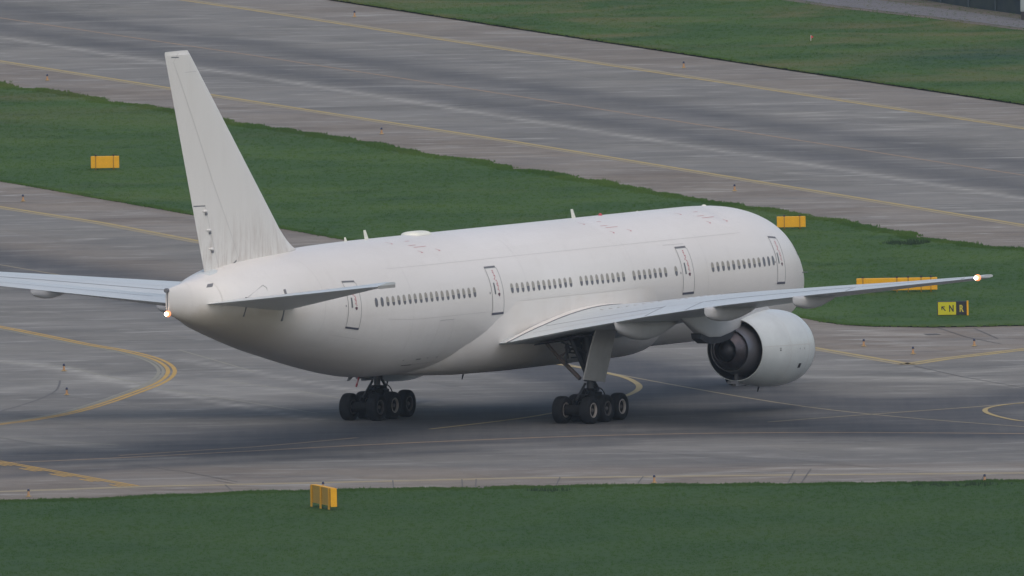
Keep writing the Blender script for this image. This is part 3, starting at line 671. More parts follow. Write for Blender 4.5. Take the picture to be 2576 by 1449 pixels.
def strip_on(mb, pts, w, off):
    """ribbon following fuselage points given as (s, t)"""
    P = []
    for (a, ta), (c, tc) in zip(pts[:-1], pts[1:]):
        n = max(1, int(max(abs(c - a) / .4, abs(tc - ta) / .08)))
        for i in range(n): P.append((a + (c - a) * i / n, ta + (tc - ta) * i / n))
    P.append(pts[-1]); Q = [Vector(fus(s, t, off)) for s, t in P]
    L, Rr = [], []
    for i, q in enumerate(Q):
        d = (Q[min(i + 1, len(Q) - 1)] - Q[max(i - 1, 0)]).normalized()
        nn = (Vector(fus(*P[i], off + .1)) - q).normalized(); sd = d.cross(nn).normalized() * w / 2
        L.append(q + sd); Rr.append(q - sd)
    n = len(Q); mb.add(L + Rr, [(i, i + 1, n + i + 1, n + i) for i in range(n - 1)])
def patch_on(mb, s0, s1, t0, t1, off, ns=3, nt=8, shear=0.0):
    vs = [fus(s0 + (s1 - s0) * i / ns + shear * (j / nt - .5), t0 + (t1 - t0) * j / nt, off) for i in range(ns + 1) for j in range(nt + 1)]
    fs = [(i * (nt + 1) + j, i * (nt + 1) + j + 1, (i + 1) * (nt + 1) + j + 1, (i + 1) * (nt + 1) + j) for i in range(ns) for j in range(nt)]
    mb.add(vs, fs)

# faint skin joints belong to the fuselage
b = MB(A)
strip_on(b, [(10.5, R_(38)), (46, R_(38))], .014, .004)
strip_on(b, [(11, R_(-14)), (24, R_(-14))], .012, .004); strip_on(b, [(36.5, R_(-8)), (47, R_(-8))], .012, .004)
for s in (15.0, 22.4, 33.2, 44.6): strip_on(b, [(s, R_(42)), (s, R_(-20))], .012, .004)
strip_on(b, [(33.2, R_(60)), (33.2, R_(41))], .02, .004)
strip_on(b, [(52.5, R_(60)), (52.5, R_(-75))], .016, .004); strip_on(b, [(59.75, R_(70)), (59.75, R_(-80))], .02, .004); strip_on(b, [(61.1, R_(80)), (61.15, R_(-80))], .03, .004)
strip_on(b, [(16.6, R_(33)), (18.6, R_(33.5))], .02, .004)
strip_on(b, [(44.6, R_(-20)), (44.6, R_(-60))], .012, .004); strip_on(b, [(49.0, R_(-30)), (51.5, R_(-30))], .012, .004)
b.build('skin_joint', M_FLINE, plane)

# cabin windows
ws0, wz = 48.0756, 6.2255
for idx in list(range(0, 19)) + list(range(25, 37)) + list(range(38, 47)) + list(range(48, 55)) + [56] + list(range(63, 76)):
    s = ws0 - .5334 * idx; tz = t_of_z(s, wz if idx < 74 else wz); hw = sec(s)[2]
    ht = .215 / 3.1; wv = .135
    b = MB(A); n = 20; dark_only = idx in (0, 1, 73, 74, 75)
    # frame
    se = lambda v: math.copysign(abs(v) ** .78, v)
    ring = lambda k, off: [fus(s - wv * k * se(math.cos(a)), tz + ht * k * se(math.sin(a)), off) for a in [2 * math.pi * i / n for i in range(n)]]
    b.cur = 2; b.rings([ring(1.10, .003), ring(1.0, .010)])
    b.cur = 0; cen = len(b.v)
    R1 = ring(1.0, .007)
    lo = [p for p in R1]; split = tz + ht * (random.uniform(-.35, .15) if not dark_only else 1.5)
    # lower glass and upper blind as two halves of one pane
    full = [(s - wv * se(math.cos(a)), tz + ht * se(math.sin(a))) for a in [2 * math.pi * i / n for i in range(n)]]
    def clip(poly, keep_low):
        out = []
        for i in range(len(poly)):
            p, q = poly[i], poly[(i + 1) % len(poly)]; ip = (p[1] <= split) == keep_low; iq = (q[1] <= split) == keep_low
            if ip: out.append(p)
            if ip != iq: f = (split - p[1]) / (q[1] - p[1]); out.append((p[0] + f * (q[0] - p[0]), split))
        return out
    for keep, mi in ((True, 0), (False, 1)):
        pg = clip(full, keep)
        if len(pg) >= 3: b.cur = mi; b.add([fus(x, t, .007) for x, t in pg], [tuple(range(len(pg)))])
    b.build('window', None, plane, mats=[M_GLS, M_SHD, M_LGRY])

# cabin doors
M_MARKP = M_PINK
for dc in (50.02, 36.22, 17.02, 7.18):
    w = 1.12 if dc > 10 else .98
    z0, z1 = 5.17, 7.25
    t0, t1 = t_of_z(dc, z0), t_of_z(dc, z1); s0, s1 = dc - w / 2, dc + w / 2
    b = MB(A); patch_on(b, s0, s1, t0, t1, .006, 3, 14); door = b.build('cabin_door', M_WHT, plane, True)
    b = MB(A); rr = .05
    strip_on(b, [(s0, t0), (s0, t1 - rr * .6), (s0 + .14, t1), (s1, t1), (s1, t0), (s0, t0)], .032, .012); b.build('door_seal', M_LINE, door)
    b = MB(A); patch_on(b, s0 - .01, s1 + .03, t0 - .024, t0 + .010, .018, 2, 2); b.build('door_sill', mat('dark_blue_sill', (.075, .08, .11), .6) if dc == 50.02 else bpy.data.materials['dark_blue_sill'], door)
    b = MB(A); patch_on(b, s0 + .06, s1 + .03, t1 - .012, t1 + .02, .016, 2, 2); b.build('door_head', M_LINE, door)
    tw = t_of_z(dc, 6.30)
    b = MB(A); patch_on(b, dc + .17, dc + .30, tw - .085, tw + .085, .013, 1, 4); b.build('door_window', mat('door_pane', (.12, .13, .14), .3) if 'door_pane' not in bpy.data.materials else bpy.data.materials['door_pane'], door)
    # vertical red marks: short strokes beside the window, symbol below
    b = MB(A)
    rl = random.Random(3)
    for k in range(13):
        tt = tw + .27 - k * .026; cs = dc - .03 - .11 * (k > 5) 
        a0 = cs + rl.uniform(-.10, .02); a1 = a0 + rl.uniform(.06, .16)
        patch_on(b, a0, a1, tt - .007, tt + .008, .013, 1, 1)
        if k % 2: patch_on(b, a0, a0 + .03, tt - .016, tt + .012, .013, 1, 1)
    b.build('red_lettering', M_PINKD, door)
    b = MB(A); cs, tc = dc - .12, tw - .095
    pts = [(cs + .13, tc + .012), (cs + .03, tc + .026), (cs - .06, tc + .030), (cs - .12, tc + .012), (cs - .07, tc - .018), (cs, tc - .028), (cs + .06, tc - .012)]
    b.add([fus(x, t, .013) for x, t in pts], [tuple(range(len(pts)))]); b.build('door_handle_mark', mat('dark_maroon', (.12, .06, .08), .6) if 'dark_maroon' not in bpy.data.materials else bpy.data.materials['dark_maroon'], door)
    b = MB(A); patch_on(b, s1 + .16, s1 + .23, tw - .075, tw - .045, .01, 1, 1); b.build('static_vent', M_LINE, door)
# aft cargo door outline
b = MB(A); ta, tb = t_of_z(41, 5.1), t_of_z(41, 3.1)
strip_on(b, [(40.35, tb), (40.3, (ta + tb) / 2), (40.6, ta), (41.9, ta), (42.0, (ta + tb) / 2), (42.3, tb), (40.35, tb)], .014, .005)
strip_on(b, [(40.5, ta), (41.9, ta)], .03, .008); strip_on(b, [(40.6, tb), (42.3, tb)], .04, .008); b.build('cargo_door', M_FLINE, plane)
# small dark ports low on the aft body
b = MB(A); patch_on(b, 42.3, 43.3, R_(-57), R_(-56), .006, 1, 1); b.build('vent_port', M_DARK, plane)
b = MB(A); patch_on(b, 41.95, 42.4, R_(-49.5), R_(-48.3), .006, 1, 1); b.build('vent_port', M_LINE, plane)
for s in (43.6, 41.2, 40.3):
    b = MB(A); patch_on(b, s, s + .16, R_(-49), R_(-48), .006, 1, 1); b.build('vent_port', M_LGRY, plane)
# roof escape markings
for s0 in (41.1, 21.9, 12.1):
    b = MB(A)
    q = lambda z: t_of_z(s0, z)
    strip_on(b, [(s0 - .75, q(8.40)), (s0 + .45, q(8.40))], .035, .006)
    strip_on(b, [(s0 - .05, q(8.49)), (s0 + .65, q(8.49))], .03, .006); strip_on(b, [(s0 - .2, q(8.66)), (s0 + .25, q(8.66))], .03, .006)
    for ds, zz in ((.25, 8.25), (-1.5, 8.26), (1.7, 8.70)):
        strip_on(b, [(s0 + ds + .25, q(zz)), (s0 + ds, q(zz - .07))], .03, .006)
        strip_on(b, [(s0 + ds + .13, q(zz - .09)), (s0 + ds - .03, q(zz - .08))], .06, .006)
    b.build('escape_marking', M_PINK, plane)

# roof and belly antennas
def blade(name, s, z, h, c, m, sweep=.2, down=False, y=0.0):
    b = MB(A); k = -1 if down else 1
    lo = [(s - c / 2, y, z), (s, y - .035, z), (s + c / 2, y, z), (s, y + .035, z)]
    hi = [(s - c * .25 + sweep, y, z + k * h), (s + sweep, y - .015, z + k * h), (s + c * .3 + sweep, y, z + k * h), (s + sweep, y + .015, z + k * h)]
    b.rings([lo, hi], True, True); b.build(name, m, plane, True)
M_ANT = mat('cream_antenna', (.75, .76, .68), .45)
blade('antenna', 22.42, 8.80, .46, .42, M_ANT, .2); blade('antenna', 43.1, 8.79, .47, .42, M_ANT, .2); blade('antenna', 45.15, 8.78, .24, .3, M_ANT, .1)
blade('antenna', 33.75, 2.25, .28, .2, M_DARK, .15, True); blade('antenna', 44.9, 2.64, .17, .5, M_LINE, .25, True)
b = MB(A); rings = []
for u in np.linspace(0, 1, 13):
    s = 37.2 + 1.95 * u; k = math.sqrt(max(0.0, 1 - (2 * min(u, .5 + (u - .5) * .8) - 1) ** 4 if u < .9 else (1 - u) / .1 * .6)); rings.append([(s, .5 * k * math.cos(a), 8.82 + .19 * k * max(0, math.sin(a)) - .02) for a in np.linspace(0, 2 * math.pi, 20, endpoint=False)])
b.rings(rings, True, True); b.build('satcom_radome', M_ANT, plane, True)
b = MB(A); b.lathe([(0, .10), (.06, .09), (.11, .05), (.125, .001)], (19.76, 0, 8.82), 'z', 14); b.build('beacon', M_RED, plane, True)
b = MB(A); b.lathe([(0, .12), (.05, .08), (.07, .001)], (9.2, 0, 8.79), 'z', 12); b.build('antenna', M_ANT, plane, True)
b = MB(A); b.lathe([(0, .04), (.05, .03), (.06, .001)], (16.0, 0, 8.82), 'z', 10); b.build('antenna', M_ANT, plane, True)
# cockpit glazing (right side)
for (sa, sb, ta, tb) in ((1.75, 2.35, 40, 66), (2.4, 3.15, 26, 44), (3.0, 3.75, 24, 40)):
    b = MB(A); patch_on(b, sa, sb, R_(ta), R_(tb), .008, 3, 5, .25); b.build('cockpit_window', M_GLS, plane, True)
b = MB(A); b.tube(fus(3.2, R_(5), 0), fus(3.2, R_(5), .16), .02); b.tube(fus(3.2, R_(5), .15), (2.95, fus(3.2, R_(5), .16)[1], fus(3.2, R_(5))[2]), .015); b.build('pitot_probe', M_LINE, plane)

# belly and wing root fairing
def fair_ring(s):
    W = np.interp(s, [15.2, 16.5, 18.5, 21, 33.4, 34.4, 36.1, 38.55, 40.2, 41.6], [.8, 1.9, 2.85, 3.19, 3.19, 3.14, 3.04, 2.60, 1.80, .7])
    zb = np.interp(s, [15.2, 17.2, 19.5, 31, 36, 38.5, 40.2, 41.6], [2.60, 2.42, 2.26, 2.22, 2.28, 2.38, 2.50, 2.60])
    n_ = np.interp(s, [15.2, 19, 30, 36, 41.6], [2.2, 2.7, 2.7, 2.9, 3.0]); zc_ = 5.6 if s < 33.5 else 5.6
    return [(s, -W * math.copysign(abs(math.cos(t)) ** (2 / n_), math.cos(t)), zc_ - (zc_ - zb) * abs(math.sin(t)) ** (2 / n_)) for t in np.linspace(0, math.pi, 97)]
b = MB(A)
b.rings([fair_ring(s) for s in np.linspace(15.2, 41.6, 90)], closed=False)
add_grime_and_shade(M_WHT2)
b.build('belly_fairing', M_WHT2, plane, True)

# ---- aerofoil lofts
def af(c, side, tk):
    th = 5 * tk * (.2969 * math.sqrt(c) - .126 * c - .3516 * c * c + .2843 * c ** 3 - .1015 * c ** 4) + .0012 * c
    cam = .018 * 4 * c * (1 - c) * tk / .12
    return cam + th * side
CH = [0.5 * (1 - math.cos(math.pi * i / 20)) for i in range(21)]
def loft_pt(ST, u, c, side, off=0.0):
    i = 0
    while i < len(ST) - 2 and u > ST[i + 1][0]: i += 1
    a, b_ = ST[i], ST[i + 1]; f = (u - a[0]) / (b_[0] - a[0])
    sl, zl, s2, z2, tk = [a[k] + (b_[k] - a[k]) * f for k in range(1, 6)]
    ch = s2 - sl; h = af(c, side, tk) * ch + off
    return sl + ch * c, zl + (z2 - zl) * c + h
#        Y     sLE    zLE   sTE    zTE   t/c
WING = [(0.5, 20.0, 3.90, 35.9, 3.45, .115), (3.3, 21.75, 4.14, 35.66, 3.76, .113), (6.5, 23.95, 4.58, 35.32, 4.38, .108), (10.2, 26.45, 5.17, 35.10, 5.02, .108), (14.65, 29.47, 5.68, 36.46, 5.64, .100),
        (20, 33.1, 6.24, 38.18, 6.26, .095), (25, 36.5, 6.75, 39.75, 6.78, .09), (29.4, 39.5, 7.2, 41.15, 7.24, .11), (30.1, 40.0, 7.31, 41.5, 7.32, .12), (30.47, 40.35, 7.38, 41.75, 7.36, .10)]
def wing(sgn):
    b = MB(A); rings = []
    us = sorted(set([w[0] for w in WING] + list(np.arange(1, 30, .8))))
    for u in us:
        up = [loft_pt(WING, u, c, 1) for c in CH]; lo = [loft_pt(WING, u, c, -1) for c in CH[-2:0:-1]]
        rings.append([(s, sgn * u, z) for s, z in up + lo])
    b.rings(rings, True, True); w = b.build('wing', M_GRY, plane, True)
    def line(name, pts, wd, m, off=.006):
        bb = MB(A); L, Q = [], []
        P = []
        for (u0, c0), (u1, c1) in zip(pts[:-1], pts[1:]):
            n = max(1, int(abs(u1 - u0) / .5)); P += [(u0 + (u1 - u0) * i / n, c0 + (c1 - c0) * i / n) for i in range(n)]
        P.append(pts[-1])
        for u, c in P:
            s0, z0 = loft_pt(WING, u, c, 1, off); ch = loft_pt(WING, u, 1, 1)[0] - loft_pt(WING, u, 0, 1)[0]
            s1, z1 = loft_pt(WING, u, min(1, c + wd / ch), 1, off); L.append((s0, sgn * u, z0)); Q.append((s1, sgn * u, z1))
        n = len(P); bb.add(L + Q, [(i, i + 1, n + i + 1, n + i) for i in range(n - 1)]); bb.build(name, m, w)
    line('flap_gap', [(3.9, .80), (10.0, .76)], .09, M_LINE); line('flap_gap', [(3.9, .90), (9.8, .89)], .07, M_FLINE)
    line('flap_gap', [(12.5, .74), (22.0, .73)], .08, M_LINE); line('flap_gap', [(10.2, .76), (12.3, .75)], .05, M_FLINE); line('aileron_gap', [(22.6, .74), (29, .72)], .035, M_LINE)
    line('spoiler_gap', [(4.5, .70), (9.8, .62)], .02, M_FLINE); line('spoiler_gap', [(12.5, .60), (21.5, .60)], .02, M_FLINE)
    line('slat_gap', [(4.5, .12), (29, .16)], .03, M_FLINE)
    for u in (10.0, 12.4, 22.2, 29.2):
        bb = MB(A); c0, c1 = .74, .985
        pts = [(u, c0 + (c1 - c0) * i / 6) for i in range(7)]; L = [(loft_pt(WING, a, c, 1, .007)) for a, c in pts]
        bb.add([(s, sgn * (u - .02), z) for s, z in L] + [(s, sgn * (u + .02), z) for s, z in L], [(i, i + 1, 7 + i + 1, 7 + i) for i in range(6)]); bb.build('control_surface_gap', M_LINE, w)
    for k in range(15):
        u = 5.2 + k * .42 + (.7 if k > 7 else 0); bb = MB(A); s0, z0 = loft_pt(WING, u, .545 - .012 * k, 1, .008)
        bb.box((s0, sgn * u, z0), (.16, .05, .006)); bb.build('walkway_mark', M_FLINE, w)
    # flap track fairings
    for u, hw, prof in ((8.6, .43, [(35.28, 4.62), (35.15, 4.42), (34.6, 4.16), (33.4, 3.88), (32.35, 3.80), (31.2, 3.92), (29.9, 4.30), (28.6, 4.75)]),
                        (14.1, .36, [(37.0, 5.30), (36.85, 5.14), (36.3, 4.99), (35.5, 4.88), (34.7, 4.86), (33.8, 4.95), (33.0, 5.12), (31.6, 5.5)]),
                        (19.6, .31, [(38.95, 5.98), (38.8, 5.84), (38.3, 5.72), (37.7, 5.63), (37.1, 5.61), (36.4, 5.68), (35.6, 5.86), (34.4, 6.15)])):
        bb = MB(A); rings = []; ps = np.array(prof)[::-1]; S0, S1 = ps[0, 0], ps[-1, 0]; TE = loft_pt(WING, u, 1, 1)[0]; LE = loft_pt(WING, u, 0, 1)[0]
        for q in np.linspace(0, 1, 26):
            q = math.sin(q * math.pi / 2) if q > 0 else 0
            s = S0 + (S1 - S0) * q; c = min(1, (s - LE) / (TE - LE)); zt = loft_pt(WING, u, c, -1)[1] + (.10 if c < .9 else .10 * (1 - (c - .9) * 6))
            zb = np.interp(s, ps[:, 0], ps[:, 1]); k = (1 - q ** 7) * min(1, (q * 4 + .02)) ** .6; zm, hh = (zt + zb) / 2, max(.02, (zt - zb) / 2)
            rings.append([(s, sgn * u + hw * max(.04, k) * math.copysign(abs(math.cos(a)) ** .8, math.cos(a)), zm + hh * math.copysign(abs(math.sin(a)) ** .8, math.sin(a))) for a in np.linspace(0, 2 * math.pi, 28, endpoint=False)])
        bb.rings(rings, True, True); bb.build('flap_track_fairing', M_LGRY2, w, True)
    # strobe at the tip trailing edge
    if sgn < 0:
        bb = MB(A); bmesh_sphere(bb, (41.85, sgn * 30.35, 7.35), .088); bb.build('strobe_light', M_LAMP, w, True)
        bb = MB(A); bmesh_sphere(bb, (41.62, sgn * 30.33, 7.35), .15); bb.build('lamp_halo', M_LAMPR, w, True)  # glowing ball standing in for the strobe's halo
    return w
def bmesh_sphere(mb, c, r, n=12):
    mb.lathe([(-r * math.cos(math.pi * i / n), max(.0005, r * math.sin(math.pi * i / n))) for i in range(n + 1)], c, 'x', 16)
M_LGRY2 = mat('pale_grey_fairing', (.50, .51, .52), .42, var=.12, vscale=1.2)
wing(-1); wing(1)

# wing root fillets: a curved band between the wing's upper skin and the body side
for sg in (-1, 1):
    b = MB(A); rings = []
    for q in np.linspace(0, 1, 40):
        S_ = 22.3 + (35.75 - 22.3) * q; ring = []
        hgt = .07 * math.sin(math.pi * min(1, q * 1.0) ** .7) ** .6 if 0 < q < 1 else 0
        for k in range(7):
            f = k / 6; Y_ = 3.17 + (3.60 - 3.17) * f * (.35 + .65 * min(1, (1 - q) * 4)); TE = loft_pt(WING, Y_, 1, 1)[0]; LE = loft_pt(WING, Y_, 0, 1)[0]
            c = min(1, max(0.0, (S_ - LE) / (TE - LE))); z = loft_pt(WING, Y_, c, 1)[1] + .012 + hgt * (1 - f) ** 2.2
            ring.append((S_, sg * Y_, z))
        rings.append(ring)
    b.rings(rings, closed=False); fo = b.build('root_fillet', M_WHT2, plane, True)
    b = MB(A); b.path([(r_[-1][0], r_[-1][1], r_[-1][2] + .004) for r_ in rings[1:]], .022, 5); b.build('fillet_seam', M_LINE, fo)

# ---- tailplane
HT = [(0.3, 53.3, 6.12, 60.3, 6.66, .095), (2.4, 54.9, 6.38, 60.75, 6.86, .095), (10.4, 60.75, 7.76, 62.75, 7.70, .10), (10.76, 61.0, 7.80, 62.8, 7.73, .09)]
for sg in (-1, 1):
    b = MB(A); rings = []
    for u in [.3, 1, 1.7, 2.4, 4, 6, 8, 9.5, 10.4, 10.76]:
        up = [loft_pt(HT, u, c, 1) for c in CH]; lo = [loft_pt(HT, u, c, -1) for c in CH[-2:0:-1]]
        rings.append([(s, sg * u, z) for s, z in up + lo])
    b.rings(rings, True, True); h = b.build('tailplane', M_GRY, plane, True)
    bb = MB(A); L = [loft_pt(HT, u, .70, 1, .006) for u in (2.6, 10)]; Q = [loft_pt(HT, u, .71, 1, .006) for u in (2.6, 10)]
    bb.add([(L[0][0], sg * 2.6, L[0][1]), (L[1][0], sg * 10, L[1][1]), (Q[1][0], sg * 10, Q[1][1]), (Q[0][0], sg * 2.6, Q[0][1])], [(0, 1, 2, 3)]); bb.build('elevator_gap', M_LINE, h)
    bb = MB(A); bb.box((62.0, sg * 10.82, 7.70), (.75, .05, .07)); bb.build('tip_cap', M_LGRY, h)
    # gap seal plate and slot on the body
    f = (lambda s, z, o: (lambda p: (p[0], p[1] * (-sg), p[2]))(fus(s, t_of_z(s, z), o)))
    bb = MB(A)
    for (a, za), (c, zc) in (((58.33, 6.93), (56.95, 7.42)), ((56.95, 7.42), (56.75, 7.3)), ((56.75, 7.3), (56.9, 6.55))):
        p, q = Vector(f(a, za, .012)), Vector(f(c, zc, .012)); bb.tube(p, q, .022, n=6)
    bb.build('gap_seal', M_FLINE, plane)
    for (s, za, zb_, w_) in ((55.5, 7.16, 6.95, .07), (55.68, 6.5, 5.75, .06), (58.44, 6.95, 6.72, .05), (58.44, 6.6, 6.08, .045)):
        bb = MB(A); p, q = f(s, za, .01), f(s, zb_, .01); bb.tube(p, q, w_, n=6); bb.build('trim_slot', M_LINE, plane)

# ---- fin
def fin_edge(z):
    le = np.interp(z, [7.4, 8.55, 8.71, 8.9, 9.2, 9.72, 18.17, 18.3], [48.8, 49.7, 50.16, 50.6, 51.1, 51.76, 60.26, 60.6])
    te = np.interp(z, [7.4, 18.10, 18.3], [58.80, 62.50, 62.3]); return le, te
def fin_half(s, z):
    le, te = fin_edge(z); c = min(.999, max(.001, (s - le) / (te - le))); tk = np.interp(z, [8, 9.8, 18], [.075, .095, .095])
    return (5 * tk * (.2969 * math.sqrt(c) - .126 * c - .3516 * c * c + .2843 * c ** 3 - .1015 * c ** 4)) * (te - le)
b = MB(A); rings = []
for z in [7.4, 8.0, 8.4, 8.55, 8.71, 8.9, 9.2, 9.72] + list(np.arange(10.2, 18, .6)) + [18.0, 18.12, 18.18]:
    le, te = fin_edge(z); sh = 1 if z < 18.1 else .5
    up = [(le + (te - le) * c, -fin_half(le + (te - le) * c, z) * sh, z) for c in CH]; lo = [(p[0], -p[1], z) for p in up[-2:0:-1]]
    rings.append(up + lo)
b.rings(rings, True, True); M_FIN = mat('white_fin_paint', (.74, .725, .70), .38, spec=.4); M_FIN.node_tree.links.new(noise_tex(M_FIN.node_tree, .5), M_FIN.node_tree.nodes['Principled BSDF'].inputs['Base Color'])
def fin_paint(m):
    n = m.node_tree; tc = n.nodes.new('ShaderNodeTexCoord'); mp = n.nodes.new('ShaderNodeMapping'); mp.inputs['Scale'].default_value = (1.8, 1, .25); mp.inputs['Rotation'].default_value = (0, .5, 0); n.links.new(tc.outputs['Object'], mp.inputs[0])
    c = mixc(n, rmap(n, noise_tex(n, .9, 6, .7, mp.outputs[0]),   .42, .75, 0, .25), (.745, .73, .70), (.63, .61, .57))
    sp2 = n.nodes.new('ShaderNodeSeparateXYZ'); n.links.new(tc.outputs['Object'], sp2.inputs[0])
    c = mixc(n, mth(n, 'MULTIPLY', rmap(n, sp2.outputs[2], 11.2, 9.0, 0, .7), rmap(n, noise_tex(n, 2.2, 6, .75, mp.outputs[0]), .45, .7)), c, (.40, .34, .30))
    n.links.new(c, n.nodes['Principled BSDF'].inputs['Base Color'])
fin_paint(M_FIN)
fin = b.build('tail_fin', M_FIN, plane, True)
def fin_line(name, pts, w, m, off=.006, par=None):
    bb = MB(A); P = []
    for (a, za), (c, zc) in zip(pts[:-1], pts[1:]):
        n = max(1, int(abs(zc - za) / .6), int(abs(c - a) / .5)); P += [(a + (c - a) * i / n, za + (zc - za) * i / n) for i in range(n)]
    P.append(pts[-1]); L, Q = [], []
    for i, (s, z) in enumerate(P):
        p, q = P[max(0, i - 1)], P[min(len(P) - 1, i + 1)]; d = Vector((q[0] - p[0], q[1] - p[1])).normalized(); nx, nz = -d.y * w / 2, d.x * w / 2
        L.append((s + nx, -fin_half(s + nx, z + nz) - off, z + nz)); Q.append((s - nx, -fin_half(s - nx, z - nz) - off, z - nz))
    n = len(P); bb.add(L + Q, [(i, i + 1, n + i + 1, n + i) for i in range(n - 1)]); return bb.build(name, m, par or fin)
fin_line('rudder_gap', [(61.36, 18.1), (61.76, 17.7), (61.18, 16.78), (59.81, 14.54), (58.44, 12.19), (57.06, 10.05), (56.1, 8.5)], .022, M_FLINE)
fin_line('rudder_tab_gap', [(60.0, 11.11), (59.05, 11.09)], .05, M_LINE); fin_line('rudder_tab_gap', [(59.05, 11.09), (58.5, 9.72), (57.82, 8.2)], .022, M_FLINE)
fin_line('rudder_gap', [(61.32, 17.9), (61.95, 17.92)], .045, M_LINE); fin_line('rudder_gap', [(60.8, 17.2), (58.2, 17.2)], .015, M_FLINE)
fin_line('rudder_base_gap', [(58.2, 8.10), (57.2, 8.17), (56.85, 8.24), (56.35, 8.5)], .07, M_LINE, .02); fin_line('rudder_base_gap', [(58.2, 8.10), (57.75, 8.10)], .12, M_DARK, .024)
fin_line('fin_root_joint', [(53.7, 8.52), (51.9, 8.62), (50.2, 8.75)], .03, M_FLINE, .05); fin_line('fin_root_joint', [(56.7, 8.28), (55.9, 8.30)], .05, M_LINE, .03)
for (s, z) in ((59.02, 10.85), (58.69, 9.98), (58.45, 9.12)):
    bb = MB(A); y = -fin_half(s, z)
    rr = [[(s + .26 * (q - .5) * 2, y + .07 * math.sin(math.pi * q) * math.cos(a) * 1.0, z + .07 * max(.05, math.sin(math.pi * q)) * math.sin(a)) for a in np.linspace(0, 2 * math.pi, 12, endpoint=False)] for q in np.linspace(0, 1, 9)]
    bb.rings(rr, True, True); bb.build('hinge_fairing', M_WHT, fin, True)
    bb = MB(A); bb.box((s - .05, y - .02, z - .13), (.09, .02, .06)); bb.build('hinge_opening', M_LINE, fin)
# tail cone: wedge behind the rudder, exhaust edge, tail lamp
b = MB(A); b.add([(57.8, -.32, 8.0), (58.5, -.30, 8.2), (59.0, -.26, 8.1), (59.7, -.55, 7.70), (57.8, .32, 8.0), (58.5, .30, 8.2), (59.0, .26, 8.1), (59.7, .55, 7.70), (59.2, -.95, 7.55), (59.2, .95, 7.55)],
      [(0, 1, 2, 3, 8), (9, 7, 6, 5, 4), (1, 5, 6, 2), (2, 6, 7, 3), (0, 4, 5, 1)]); b.build('tail_cone_fairing', M_GRY, plane)
b = MB(A); patch_on(b, 59.85, 60.15, R_(40), R_(50), .01, 2, 2, -.2); b.build('cone_opening', M_LINE, plane)
b = MB(A); b.tube((62.63, 0, 6.45), (62.63, 0, 7.42), .025, n=6); b.build('exhaust_edge', M_LINE, plane)
b = MB(A); b.lathe([(0, .11), (.16, .10), (.17, .001)], (62.62, 0, 7.44), 'x', 10); b.build('tail_antenna', M_LINE, plane)
b = MB(A); bmesh_sphere(b, (62.80, -.02, 6.38), .088); b.build('strobe_light', M_LAMP, plane, True)
b = MB(A); bmesh_sphere(b, (62.62, 0, 6.38), .15); b.build('lamp_halo', M_LAMPR, plane, True)  # tail lamp's halo, added as a glowing ball

